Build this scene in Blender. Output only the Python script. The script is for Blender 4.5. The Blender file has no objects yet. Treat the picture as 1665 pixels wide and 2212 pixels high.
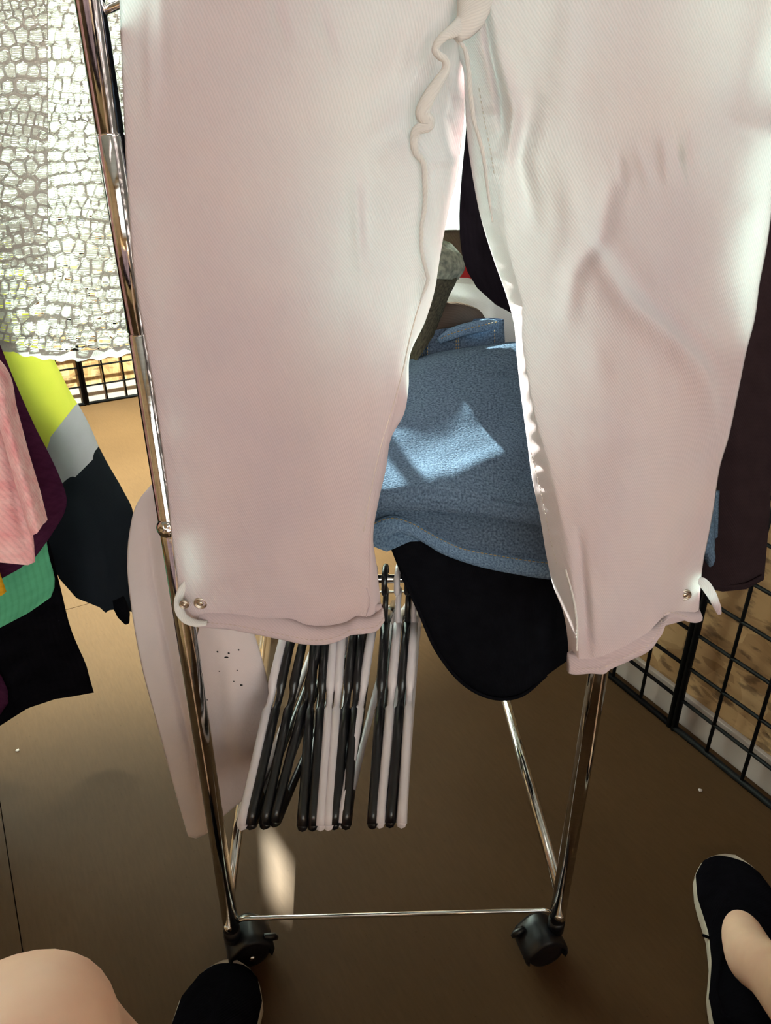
import bpy, bmesh, math, random
import numpy as np
from mathutils import Vector, Matrix, noise

random.seed(7)
SC = bpy.context.scene
COL = SC.collection

# ------------------------------------------------------------------ camera
S = 1.05                      # camera height in metres; "hd" values below are multiples of it
W, H, F = 1665.0, 2212.0, 1663.0
PITCH = math.radians(28.4)
CP, SP = math.cos(PITCH), math.sin(PITCH)
cam_d = bpy.data.cameras.new('camera')
cam = bpy.data.objects.new('camera', cam_d)
COL.objects.link(cam)
cam.location = (0, 0, S)
cam.rotation_euler = (math.pi / 2 - PITCH, 0, 0)
cam_d.sensor_fit = 'VERTICAL'
cam_d.sensor_height = 24.0
cam_d.lens = F / H * 24.0
cam_d.clip_start = 0.02
SC.camera = cam

def at(px, py, hd):
    """pixel + horizontal distance (in camera heights) -> world point"""
    a = (px - W / 2) / F
    b = (py - H / 2) / F
    dy = CP - b * SP
    dz = -SP - b * CP
    k = hd * S / dy
    return Vector((a * k, hd * S, S + dz * k))

def on_floor(px, py, z=0.0):
    a = (px - W / 2) / F
    b = (py - H / 2) / F
    dy = CP - b * SP
    dz = -SP - b * CP
    k = (z - S) / dz
    return Vector((a * k, dy * k, z))

# ------------------------------------------------------------------ room frame (room is turned about 29 degrees to the camera)
E1 = Vector((0.871, 0.491, 0)).normalized()
E2 = Vector((-0.491, 0.871, 0)).normalized()
R_GRID, B_GRID = 1.003, 3.014          # planes of the two wire grids
R_WALL, B_WALL, L_WALL, F_WALL, CEIL = 1.045, 3.056, -3.0, -2.4, 2.75
ROOM_ROT = math.atan2(E1.y, E1.x)
def room(r, b, z=0.0):
    v = E1 * r + E2 * b
    return Vector((v.x, v.y, z))

# ------------------------------------------------------------------ world, sun, exposure
SC.view_settings.view_transform = 'Standard'
SC.view_settings.look = 'None'
SC.view_settings.gamma = 1.0
SC.view_settings.use_curve_mapping = False
SC.view_settings.exposure = 0.42
SC.cycles.max_bounces = 5
SC.cycles.diffuse_bounces = 3
SC.cycles.glossy_bounces = 3
SC.cycles.transmission_bounces = 3
SC.cycles.transparent_max_bounces = 8
SC.cycles.caustics_reflective = False
SC.cycles.caustics_refractive = False
SC.cycles.adaptive_threshold = 0.07
SC.cycles.adaptive_min_samples = 16
world = bpy.data.worlds.new('World')
SC.world = world
world.use_nodes = True
bg = world.node_tree.nodes['Background']
bg.inputs['Color'].default_value = (1.0, 0.975, 1.0, 1)
bg.inputs['Strength'].default_value = 4.6

def light(name, kind, loc, target, **kw):
    d = bpy.data.lights.new(name, kind)
    o = bpy.data.objects.new(name, d)
    COL.objects.link(o)
    o.location = loc
    o.rotation_euler = (Vector(target) - Vector(loc)).to_track_quat('-Z', 'Y').to_euler()
    for k, v in kw.items():
        setattr(d, k, v)
    return o
SUN_TO = Vector((-0.35, 0.86, 0.42)).normalized()      # towards the sun: behind the rack, a little to the left
light('sun', 'SUN', SUN_TO * 6, (0, 0, 0), energy=62.0, color=(.96, 1.0, 0.97), angle=math.radians(.7))

# windows: (wall, from, to, sill, head)
WIN = {'right': (1.15, 2.90, 0.74, 2.35), 'back': (-2.5, 0.99, 0.74, 2.66), 'front': (-2.3, 0.6, 0.75, 2.35)}
def portal(name, loc, nrm, w, h):
    o = light(name, 'AREA', loc, Vector(loc) + Vector(nrm), shape='RECTANGLE', size=w, size_y=h)
    o.data.cycles.is_portal = True
    return o
a0, a1, z0, z1 = WIN['right']
portal('portal_right', room(R_WALL + .05, (a0 + a1) / 2, (z0 + z1) / 2), -E1, a1 - a0, z1 - z0)
a0, a1, z0, z1 = WIN['back']
portal('portal_back', room((a0 + a1) / 2, B_WALL + .05, (z0 + z1) / 2), -E2, a1 - a0, z1 - z0)
a0, a1, z0, z1 = WIN['front']
portal('portal_front', room((a0 + a1) / 2, F_WALL - .05, (z0 + z1) / 2), E2, a1 - a0, z1 - z0)

# ------------------------------------------------------------------ materials
def srgb(r, g, b):
    f = lambda c: (c / 255 / 12.92) if c / 255 <= .04045 else ((c / 255 + .055) / 1.055) ** 2.4
    return (f(r), f(g), f(b), 1)

class NT:
    def __init__(self, name):
        self.m = bpy.data.materials.new(name)
        self.m.use_nodes = True
        self.t = self.m.node_tree
        self.t.nodes.clear()
        self.out = self.t.nodes.new('ShaderNodeOutputMaterial')
    def n(self, typ, **kw):
        nd = self.t.nodes.new(typ)
        for k, v in kw.items():
            if k.startswith('i_'):
                nd.inputs[k[2:].replace('_', ' ')].default_value = v
            else:
                setattr(nd, k, v)
        return nd
    def l(self, a, b):
        self.t.links.new(a, b)
    def surf(self, sock):
        self.l(sock, self.out.inputs['Surface'])
        return self.m

def coords(nt, kind='UV', scale=(1, 1, 1), rot=(0, 0, 0)):
    c = nt.n('ShaderNodeTexCoord')
    mp = nt.n('ShaderNodeMapping')
    mp.inputs['Scale'].default_value = scale
    mp.inputs['Rotation'].default_value = rot
    nt.l(c.outputs[kind], mp.inputs['Vector'])
    return mp.outputs['Vector']

def ramp(nt, fac, stops):
    r = nt.n('ShaderNodeValToRGB')
    while len(r.color_ramp.elements) < len(stops):
        r.color_ramp.elements.new(.5)
    for e, (p, c) in zip(r.color_ramp.elements, stops):
        e.position = p
        e.color = c
    nt.l(fac, r.inputs['Fac'])
    return r.outputs['Color']

def simple(name, col, rough=.5, metal=0.0, spec=.5, var=.12, vscale=30, bump=0.0, coat=0.0):
    nt = NT(name)
    p = nt.n('ShaderNodeBsdfPrincipled')
    p.inputs['Roughness'].default_value = rough
    p.inputs['Metallic'].default_value = metal
    p.inputs['Specular IOR Level'].default_value = spec
    p.inputs['Coat Weight'].default_value = coat
    v = coords(nt, 'Object')
    nz = nt.n('ShaderNodeTexNoise')
    nz.inputs['Scale'].default_value = vscale
    nz.inputs['Detail'].default_value = 4
    nt.l(v, nz.inputs['Vector'])
    lo = tuple(c * (1 - var) for c in col[:3]) + (1,)
    hi = tuple(min(1, c * (1 + var)) for c in col[:3]) + (1,)
    nt.l(ramp(nt, nz.outputs['Fac'], [(.3, lo), (.7, hi)]), p.inputs['Base Color'])
    if bump:
        b = nt.n('ShaderNodeBump')
        b.inputs['Strength'].default_value = bump
        b.inputs['Distance'].default_value = .002
        nt.l(nz.outputs['Fac'], b.inputs['Height'])
        nt.l(b.outputs['Normal'], p.inputs['Normal'])
    return nt.surf(p.outputs['BSDF'])

def fabric(name, col, trans=.2, var=.06, vscale=14, weave=900, wbump=.25, twill=True, nbump=.0, nscale=60, tcol=None, hue2=None, fuzz=0.0):
    """woven cloth: diffuse + translucent, weave relief in UV space (metres)"""
    nt = NT(name)
    uv = coords(nt, 'UV')
    nz = nt.n('ShaderNodeTexNoise')
    nz.inputs['Scale'].default_value = vscale
    nz.inputs['Detail'].default_value = 5
    nt.l(uv, nz.inputs['Vector'])
    lo = tuple(c * (1 - var) for c in (hue2 or col)[:3]) + (1,)
    hi = tuple(min(1, c * (1 + var)) for c in col[:3]) + (1,)
    cc = ramp(nt, nz.outputs['Fac'], [(.3, lo), (.7, hi)])
    wv = nt.n('ShaderNodeTexWave')
    wv.wave_type = 'BANDS'
    wv.bands_direction = 'DIAGONAL' if twill else 'X'
    wv.inputs['Scale'].default_value = weave * .25
    wv.inputs['Distortion'].default_value = 0.9
    wv.inputs['Detail'].default_value = 1
    wv.inputs['Detail Scale'].default_value = 3
    nt.l(coords(nt, 'UV', (1.25, -.72, 1)) if twill else uv, wv.inputs['Vector'])
    b = nt.n('ShaderNodeBump')
    b.inputs['Strength'].default_value = wbump
    b.inputs['Distance'].default_value = .0006
    nt.l(wv.outputs['Fac'], b.inputs['Height'])
    nrm = b.outputs['Normal']
    if nbump:
        n2 = nt.n('ShaderNodeTexNoise')
        n2.inputs['Scale'].default_value = nscale
        n2.inputs['Detail'].default_value = 6
        nt.l(uv, n2.inputs['Vector'])
        b2 = nt.n('ShaderNodeBump')
        b2.inputs['Strength'].default_value = nbump
        b2.inputs['Distance'].default_value = .003
        nt.l(n2.outputs['Fac'], b2.inputs['Height'])
        nt.l(nrm, b2.inputs['Normal'])
        nrm = b2.outputs['Normal']
    # weave lines tint the colour slightly
    mx = nt.n('ShaderNodeMix', data_type='RGBA', blend_type='MULTIPLY')
    mx.inputs['Factor'].default_value = .35
    nt.l(cc, mx.inputs[6])
    nt.l(ramp(nt, wv.outputs['Fac'], [(0, (.72, .72, .72, 1)), (.6, (1, 1, 1, 1))]), mx.inputs[7])
    cc = mx.outputs[2]
    d = nt.n('ShaderNodeBsdfDiffuse')
    d.inputs['Roughness'].default_value = .6
    nt.l(cc, d.inputs['Color'])
    nt.l(nrm, d.inputs['Normal'])
    sh = d.outputs['BSDF']
    if trans > 0:
        t = nt.n('ShaderNodeBsdfTranslucent')
        if tcol:
            t.inputs['Color'].default_value = tcol
        else:
            nt.l(cc, t.inputs['Color'])
        nt.l(nrm, t.inputs['Normal'])
        m = nt.n('ShaderNodeMixShader')
        m.inputs['Fac'].default_value = trans
        nt.l(d.outputs['BSDF'], m.inputs[1])
        nt.l(t.outputs['BSDF'], m.inputs[2])
        sh = m.outputs['Shader']
    if fuzz:
        s = nt.n('ShaderNodeBsdfSheen')
        s.inputs['Color'].default_value = tuple(min(1, c * 1.3 + .02) for c in col[:3]) + (1,)
        s.inputs['Roughness'].default_value = .4
        a = nt.n('ShaderNodeMixShader')
        a.inputs['Fac'].default_value = fuzz
        nt.l(sh, a.inputs[1])
        nt.l(s.outputs['BSDF'], a.inputs[2])
        sh = a.outputs['Shader']
    return nt.surf(sh)

M = {}
M['pants'] = fabric('pale_twill', srgb(226, 201, 200), trans=.22, var=.035, vscale=7, weave=900, wbump=.35, tcol=(.82, .95, .92, 1), hue2=srgb(221, 197, 202))
M['pants_edge'] = fabric('pale_twill_edge', srgb(240, 232, 228), trans=.12, var=.03, weave=900, wbump=.35, tcol=(.9, .97, .95, 1))
M['thread_pale'] = simple('pale_thread', srgb(216, 198, 188), .8)
M['denim'] = fabric('light_denim', srgb(104, 121, 140), trans=.0, var=.25, vscale=420, weave=1300, wbump=.5, nbump=.35, nscale=350, hue2=srgb(72, 88, 108))
M['denim_hem'] = fabric('faded_denim', srgb(124, 148, 172), trans=.0, var=.25, vscale=420, weave=1300, wbump=.5, nbump=.35, nscale=300, hue2=srgb(88, 112, 140))
M['thread_gold'] = simple('golden_thread', srgb(170, 140, 92), .7)
M['thread_dark'] = simple('grey_thread', srgb(120, 125, 135), .7)
M['black_cloth'] = fabric('black_knit', srgb(20, 20, 24), trans=0, var=.2, vscale=50, weave=700, wbump=.3, twill=False, nbump=.2)
M['black_velvet'] = fabric('black_corduroy', srgb(18, 16, 20), trans=0, var=.3, vscale=40, weave=300, wbump=.4, twill=False, nbump=.3, fuzz=.06)
M['jacket_dark'] = fabric('charcoal_shell', srgb(38, 42, 48), trans=0, var=.1, weave=1200, wbump=.1, nbump=.15, nscale=25)
M['brown_dark'] = fabric('dark_brown_knit', srgb(48, 36, 38), trans=0, var=.12, vscale=40, weave=700, wbump=.3, nbump=.2)
M['navy'] = fabric('navy_wool', srgb(34, 40, 58), trans=0, var=.15, vscale=60, weave=700, wbump=.3, nbump=.3)
M['plum'] = fabric('plum_wool', srgb(72, 34, 58), trans=0, var=.2, vscale=120, weave=400, wbump=.3, nbump=.5, nscale=200, fuzz=.1)
M['pink'] = fabric('pink_fleece', srgb(252, 206, 202), trans=.0, var=.08, vscale=60, weave=400, wbump=.1, nbump=.8, nscale=180, hue2=srgb(250, 172, 174), fuzz=.05)
M['yellow'] = fabric('hi_vis_yellow', (.95, 1.0, .14, 1), trans=.0, var=.04, vscale=12, weave=1500, wbump=.1)
M['reflect'] = fabric('reflective_tape', srgb(196, 196, 204), trans=0, var=.05, vscale=20, weave=2000, wbump=.1)
M['green'] = fabric('green_corduroy', srgb(98, 178, 136), trans=0, var=.12, vscale=50, weave=300, wbump=.3, twill=False, nbump=.2)
M['mustard'] = fabric('mustard_knit', srgb(214, 158, 40), trans=0, var=.1, weave=500, wbump=.5, nbump=.4)
M['blush'] = fabric('pale_blush_fleece', srgb(240, 224, 222), trans=.12, var=.05, vscale=9, weave=1500, wbump=.03, twill=False, nbump=.25, nscale=160)
M['lace'] = fabric('ivory_lace', srgb(200, 190, 182), trans=.07, var=.06, vscale=60, weave=900, wbump=.2, tcol=(.80, .86, .76, 1))
M['lace_thread'] = fabric('ivory_thread', srgb(235, 235, 226), trans=.09, var=.03, vscale=60, weave=900, wbump=.1, tcol=(.92, .98, .9, 1))
M['curtain'] = fabric('added_sheer', (.62, .70, .64, 1), trans=.55, var=.03, weave=900, wbump=.1, tcol=(.66, .72, .68, 1))
M['white_cloth'] = fabric('white_cotton', srgb(226, 226, 228), trans=.2, var=.03, weave=900, wbump=.2)
M['olive'] = fabric('olive_denim', srgb(88, 84, 70), trans=0, var=.2, vscale=200, weave=900, wbump=.4, nbump=.4, hue2=srgb(66, 62, 54))
M['olive_pale'] = fabric('washed_olive', srgb(150, 152, 136), trans=0, var=.2, vscale=120, weave=900, wbump=.4, nbump=.4, hue2=srgb(120, 124, 116))
M['taupe'] = fabric('taupe_knit', srgb(92, 78, 68), trans=0, var=.15, weave=500, wbump=.4, nbump=.3)
M['red'] = fabric('red_cotton', srgb(170, 48, 52), trans=0, var=.06, weave=900, wbump=.2)
M['black_plastic'] = simple('black_plastic', srgb(16, 15, 18), .28, spec=.6)
M['white_plastic'] = simple('white_plastic', srgb(222, 212, 216), .42, spec=.5, var=.03)
M['wire_black'] = simple('black_wire', srgb(9, 8, 9), .6, spec=.15)
M['rubber_black'] = simple('caster_plastic', srgb(15, 15, 20), .35)
M['white_paint'] = simple('white_paint', srgb(176, 160, 152), .5, var=.05, vscale=9)
M['wall_paint'] = simple('wall_paint', srgb(176, 172, 164), .7, var=.03, vscale=6)
M['ceiling_paint'] = simple('ceiling_paint', srgb(150, 146, 140), .8, var=.03, vscale=6)
M['canvas_black'] = fabric('black_canvas', srgb(17, 16, 20), trans=0, var=.2, vscale=60, weave=700, wbump=.4, nbump=.2)
M['rubber_white'] = simple('shoe_rubber', srgb(190, 176, 160), .55, var=.08, vscale=60)
M['dark_gap'] = simple('shoe_lining', srgb(20, 18, 18), .9)
M['snap_metal'] = simple('snap_metal', srgb(205, 190, 175), .28, metal=1.0, var=.1)

def chrome_mat():
    nt = NT('polished_chrome')
    p = nt.n('ShaderNodeBsdfPrincipled')
    p.inputs['Metallic'].default_value = 1
    p.inputs['Roughness'].default_value = .09
    v = coords(nt, 'Object', (4, 4, 60))
    nz = nt.n('ShaderNodeTexNoise')
    nz.inputs['Scale'].default_value = 8
    nt.l(v, nz.inputs['Vector'])
    nt.l(ramp(nt, nz.outputs['Fac'], [(.3, (.66, .64, .63, 1)), (.7, (.78, .77, .76, 1))]), p.inputs['Base Color'])
    nt.l(ramp(nt, nz.outputs['Fac'], [(.3, (.06,) * 3 + (1,)), (.75, (.14,) * 3 + (1,))]), p.inputs['Roughness'])
    return nt.surf(p.outputs['BSDF'])
M['chrome'] = chrome_mat()

def floor_mat():
    nt = NT('brown_floor_sheet')
    p = nt.n('ShaderNodeBsdfPrincipled')
    v = coords(nt, 'Object', (1, 1, 1), (0, 0, ROOM_ROT))
    a = nt.n('ShaderNodeTexNoise'); a.inputs['Scale'].default_value = 3; a.inputs['Detail'].default_value = 6
    nt.l(v, a.inputs['Vector'])
    v2 = coords(nt, 'Object', (8, 1.2, 1), (0, 0, ROOM_ROT))
    g = nt.n('ShaderNodeTexNoise'); g.inputs['Scale'].default_value = 30; g.inputs['Detail'].default_value = 5
    nt.l(v2, g.inputs['Vector'])
    c1 = ramp(nt, a.outputs['Fac'], [(.3, srgb(74, 52, 33)), (.7, srgb(84, 60, 39))])
    c2 = ramp(nt, g.outputs['Fac'], [(.3, (.86, .85, .84, 1)), (.7, (1, 1, 1, 1))])
    mx = nt.n('ShaderNodeMix', data_type='RGBA', blend_type='MULTIPLY'); mx.inputs['Factor'].default_value = .8
    nt.l(c1, mx.inputs[6]); nt.l(c2, mx.inputs[7])
    # fine specks
    sp = nt.n('ShaderNodeTexNoise'); sp.inputs['Scale'].default_value = 260; sp.inputs['Detail'].default_value = 2
    nt.l(v, sp.inputs['Vector'])
    mk = ramp(nt, sp.outputs['Fac'], [(.70, (1, 1, 1, 1)), (.78, (.75, .73, .7, 1))])
    mx2 = nt.n('ShaderNodeMix', data_type='RGBA', blend_type='MULTIPLY'); mx2.inputs['Factor'].default_value = 1
    nt.l(mx.outputs[2], mx2.inputs[6]); nt.l(mk, mx2.inputs[7])
    nt.l(mx2.outputs[2], p.inputs['Base Color'])
    p.inputs['Roughness'].default_value = .55
    p.inputs['Specular IOR Level'].default_value = .1
    b = nt.n('ShaderNodeBump'); b.inputs['Strength'].default_value = .08; b.inputs['Distance'].default_value = .002
    nt.l(g.outputs['Fac'], b.inputs['Height']); nt.l(b.outputs['Normal'], p.inputs['Normal'])
    return nt.surf(p.outputs['BSDF'])
M['floor'] = floor_mat()

def osb_mat():
    nt = NT('strand_board')
    p = nt.n('ShaderNodeBsdfPrincipled')
    v = coords(nt, 'Object', (60, 14, 14), (.3, .5, .2))
    vo = nt.n('ShaderNodeTexVoronoi'); vo.inputs['Scale'].default_value = 1.2; vo.inputs['Randomness'].default_value = 1
    nt.l(v, vo.inputs['Vector'])
    v3 = coords(nt, 'Object', (12, 12, 45), (.1, .9, .4))
    vo2 = nt.n('ShaderNodeTexVoronoi'); vo2.inputs['Scale'].default_value = 1.3
    nt.l(v3, vo2.inputs['Vector'])
    c1 = ramp(nt, vo.outputs['Color'], [(.1, srgb(156, 116, 78)), (.5, srgb(180, 140, 98)), (.9, srgb(200, 166, 126))])
    c2 = ramp(nt, vo2.outputs['Color'], [(.1, (.62, .56, .5, 1)), (.35, (.9, .88, .85, 1)), (.9, (1, 1, 1, 1))])
    mx = nt.n('ShaderNodeMix', data_type='RGBA', blend_type='MULTIPLY'); mx.inputs['Factor'].default_value = .9
    nt.l(c1, mx.inputs[6]); nt.l(c2, mx.inputs[7])
    nz = nt.n('ShaderNodeTexNoise'); nz.inputs['Scale'].default_value = 22; nz.inputs['Detail'].default_value = 8
    nt.l(coords(nt, 'Object', (1, 1, 2.5)), nz.inputs['Vector'])
    dk = ramp(nt, nz.outputs['Fac'], [(.34, (.3, .26, .24, 1)), (.44, (1, 1, 1, 1))])
    mx2 = nt.n('ShaderNodeMix', data_type='RGBA', blend_type='MULTIPLY'); mx2.inputs['Factor'].default_value = .8
    nt.l(mx.outputs[2], mx2.inputs[6]); nt.l(dk, mx2.inputs[7])
    nt.l(mx2.outputs[2], p.inputs['Base Color'])
    p.inputs['Roughness'].default_value = .6
    b = nt.n('ShaderNodeBump'); b.inputs['Strength'].default_value = .3; b.inputs['Distance'].default_value = .002
    nt.l(vo.outputs['Distance'], b.inputs['Height']); nt.l(b.outputs['Normal'], p.inputs['Normal'])
    return nt.surf(p.outputs['BSDF'])
M['osb'] = osb_mat()

def glass_mat():
    nt = NT('window_glass')
    t = nt.n('ShaderNodeBsdfTransparent'); t.inputs['Color'].default_value = (.93, .98, .95, 1)
    g = nt.n('ShaderNodeBsdfGlossy'); g.inputs['Roughness'].default_value = .03
    m = nt.n('ShaderNodeMixShader'); m.inputs['Fac'].default_value = .05
    nt.l(t.outputs[0], m.inputs[1]); nt.l(g.outputs[0], m.inputs[2])
    return nt.surf(m.outputs[0])
M['glass'] = glass_mat()

def skin_mat():
    nt = NT('skin')
    p = nt.n('ShaderNodeBsdfPrincipled')
    v = coords(nt, 'Object')
    nz = nt.n('ShaderNodeTexNoise'); nz.inputs['Scale'].default_value = 16; nz.inputs['Detail'].default_value = 5
    nt.l(v, nz.inputs['Vector'])
    nt.l(ramp(nt, nz.outputs['Fac'], [(.3, srgb(226, 176, 150)), (.7, srgb(238, 196, 168))]), p.inputs['Base Color'])
    p.inputs['Roughness'].default_value = .55
    p.inputs['Subsurface Weight'].default_value = .15
    p.inputs['Subsurface Radius'].default_value = (.012, .005, .003)
    return nt.surf(p.outputs['BSDF'])
M['skin'] = skin_mat()

def lamp_mat():
    nt = NT('fill_diffuser')
    e = nt.n('ShaderNodeEmission')
    e.inputs['Color'].default_value = (1, .86, .78, 1)
    e.inputs['Strength'].default_value = LAMP
    return nt.surf(e.outputs[0])
LAMP = 2.0
M['lamp'] = lamp_mat()

# ------------------------------------------------------------------ object helpers
def obj(name, mesh, mat, parent=None, smooth=True):
    o = bpy.data.objects.new(name, mesh)
    COL.objects.link(o)
    if mat is not None and len(mesh.materials) == 0:
        mesh.materials.append(M[mat] if isinstance(mat, str) else mat)
    if smooth:
        mesh.polygons.foreach_set('use_smooth', [True] * len(mesh.polygons))
    if parent is not None:
        o.parent = parent
        o.matrix_parent_inverse = parent.matrix_world.inverted()
    return o
def tag(o, label, cat, group=None):
    o['label'] = label; o['category'] = cat
    if group: o['group'] = group
    return o
def structure(o):
    o['kind'] = 'structure'; return o
def stuff(o):
    o['kind'] = 'stuff'; return o
def empty(name, loc, label, cat, group=None, rz=0.0):
    o = bpy.data.objects.new(name, None)
    COL.objects.link(o)
    o.location = loc
    o.rotation_euler = (0, 0, rz)
    o.empty_display_size = .05
    o.matrix_world = Matrix.Translation(Vector(loc)) @ Matrix.Rotation(rz, 4, 'Z')
    return tag(o, label, cat, group)
def mesh_of(name, verts, faces, uvs=None):
    me = bpy.data.meshes.new(name)
    me.from_pydata([tuple(v) for v in verts], [], faces)
    if uvs is not None:
        l = me.uv_layers.new(name='UVMap')
        vi = np.empty(len(me.loops), dtype=np.int32)
        me.loops.foreach_get('vertex_index', vi)
        l.data.foreach_set('uv', np.asarray(uvs, dtype=np.float32)[vi].ravel())
    me.update()
    return me

def box_mesh(name, sx, sy, sz, bevel=0.0):
    bm = bmesh.new()
    bmesh.ops.create_cube(bm, size=1)
    bmesh.ops.scale(bm, vec=(sx, sy, sz), verts=bm.verts)
    if bevel:
        bmesh.ops.bevel(bm, geom=bm.edges[:], offset=bevel, segments=2, affect='EDGES', profile=.5)
    me = bpy.data.meshes.new(name); bm.to_mesh(me); bm.free()
    return me
def room_box(name, r0, r1, b0, b1, z0, z1, mat, parent=None, bevel=0.0):
    me = box_mesh(name, abs(r1 - r0), abs(b1 - b0), abs(z1 - z0), bevel)
    o = bpy.data.objects.new(name, me); COL.objects.link(o)
    me.materials.append(M[mat])
    mw = Matrix.Translation(room((r0 + r1) / 2, (b0 + b1) / 2, (z0 + z1) / 2)) @ Matrix.Rotation(ROOM_ROT, 4, 'Z')
    o.matrix_world = mw
    if parent is not None:
        o.parent = parent
        o.matrix_parent_inverse = parent.matrix_world.inverted()
    return o

def cr(p0, p1, p2, p3, t):
    return .5 * ((2 * p1) + (-p0 + p2) * t + (2 * p0 - 5 * p1 + 4 * p2 - p3) * t * t + (-p0 + 3 * p1 - 3 * p2 + p3) * t ** 3)
def resample(pts, n, closed=False):
    """Catmull-Rom through pts (list of tuples/Vectors), n samples, index parameter weighted by chord length"""
    P = np.array([tuple(p) for p in pts], dtype=float)
    if closed:
        P = np.vstack([P, P[:1]])
    seg = np.linalg.norm(np.diff(P, axis=0), axis=1)
    s = np.concatenate([[0], np.cumsum(np.maximum(seg, 1e-9))])
    out = []
    m = len(P)
    for q in np.linspace(0, s[-1], n):
        i = min(max(int(np.searchsorted(s, q, side='right')) - 1, 0), m - 2)
        t = (q - s[i]) / (s[i + 1] - s[i])
        if closed:
            a = P[i - 1] if i > 0 else P[m - 2]
            d = P[i + 2] if i + 2 < m else P[1]
        else:
            a = P[i - 1] if i > 0 else 2 * P[0] - P[1]
            d = P[i + 2] if i + 2 < m else 2 * P[-1] - P[-2]
        out.append(cr(a, P[i], P[i + 1], d, t))
    return np.array(out)

def grid_mesh(name, G, closed_u=False, closed_v=False, cap=False):
    """G[v][u] -> point; uv in metres"""
    nv, nu = G.shape[0], G.shape[1]
    V = G.reshape(-1, 3)
    du = np.linalg.norm(np.diff(G, axis=1), axis=2).mean(axis=0)
    dv = np.linalg.norm(np.diff(G, axis=0), axis=2).mean(axis=1)
    uu = np.concatenate([[0], np.cumsum(du)]); vv = np.concatenate([[0], np.cumsum(dv)])
    U = np.stack(np.meshgrid(uu, vv), axis=-1).reshape(-1, 2)
    F_ = []
    for j in range(nv if closed_v else nv - 1):
        j2 = (j + 1) % nv
        for i in range(nu if closed_u else nu - 1):
            i2 = (i + 1) % nu
            F_.append((j * nu + i, j2 * nu + i, j2 * nu + i2, j * nu + i2))
    if cap and closed_u:
        F_.append(tuple(range(nu))); F_.append(tuple((nv - 1) * nu + i for i in range(nu))[::-1])
    return mesh_of(name, V, F_, U)

def tube_mesh(name, pts, r, seg=10, n=None, cap=True, closed=False, flat=None):
    """tube along pts (world points); r scalar or list per input point; flat=(scale across)"""
    P = resample(pts, n, closed) if n else np.array([tuple(p) for p in pts], dtype=float)
    m = len(P)
    if np.isscalar(r):
        rr = np.full(m, float(r))
    else:
        rr = np.interp(np.linspace(0, 1, m), np.linspace(0, 1, len(r)), r)
    T = np.gradient(P, axis=0)
    T /= np.linalg.norm(T, axis=1)[:, None] + 1e-12
    ref = np.array([0, 0, 1.0]) if abs(T[0][2]) < .9 else np.array([1.0, 0, 0])
    nrm = ref - T[0] * ref.dot(T[0]); nrm /= np.linalg.norm(nrm)
    V, Fc, U = [], [], []
    s = 0
    for i in range(m):
        nrm = nrm - T[i] * nrm.dot(T[i]); nrm /= np.linalg.norm(nrm) + 1e-12
        b = np.cross(T[i], nrm)
        if i: s += np.linalg.norm(P[i] - P[i - 1])
        for k in range(seg):
            a = 2 * math.pi * k / seg
            V.append(P[i] + rr[i] * (math.cos(a) * nrm + math.sin(a) * b * (flat or 1)))
            U.append((a * rr[i], s))
    for i in range(m - 1):
        for k in range(seg):
            k2 = (k + 1) % seg
            Fc.append((i * seg + k, i * seg + k2, (i + 1) * seg + k2, (i + 1) * seg + k))
    if cap:
        Fc.append(tuple(range(seg))[::-1]); Fc.append(tuple((m - 1) * seg + k for k in range(seg)))
    return mesh_of(name, V, Fc, U)

def join_meshes(name, parts):
    """parts: list of (verts, faces)"""
    V, Fc = [], []
    for v, f in parts:
        o = len(V); V += [tuple(x) for x in v]; Fc += [tuple(i + o for i in q) for q in f]
    return mesh_of(name, V, Fc)

def stitches(name, pts, mat, parent, length=.0032, gap=.0018, r=.00055, off=None):
    """a row of short raised thread pieces along pts: too small to pick apart, one part"""
    P = np.array([tuple(p) for p in pts], dtype=float)
    if off is not None: P = P + np.array(off)
    seg = np.linalg.norm(np.diff(P, axis=0), axis=1); s = np.concatenate([[0], np.cumsum(seg)])
    q = 0.0; parts = []
    while q + length < s[-1]:
        a = np.array([np.interp(q, s, P[:, k]) for k in range(3)]); b = np.array([np.interp(q + length, s, P[:, k]) for k in range(3)])
        t = (b - a) / (np.linalg.norm(b - a) + 1e-9)
        n = np.cross(t, [0, 1, 0]); n /= np.linalg.norm(n) + 1e-9
        m_ = np.cross(n, t)
        vs = []
        for f_, sc_ in ((0, .4), (.25, 1), (.75, 1), (1, .4)):
            c = a + (b - a) * f_
            for x, y in ((1, 0), (0, 1), (-1, 0), (0, -1)):
                vs.append(c + (n * x + m_ * y) * r * sc_)
        fs = []
        for j in range(3):
            for k in range(4):
                k2 = (k + 1) % 4
                fs.append((j * 4 + k, j * 4 + k2, j * 4 + 4 + k2, j * 4 + 4 + k))
        fs += [(3, 2, 1, 0), (12, 13, 14, 15)]
        parts.append((vs, fs))
        q += length + gap
    return stuff(obj(name, join_meshes(name, parts), mat, parent))

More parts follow.
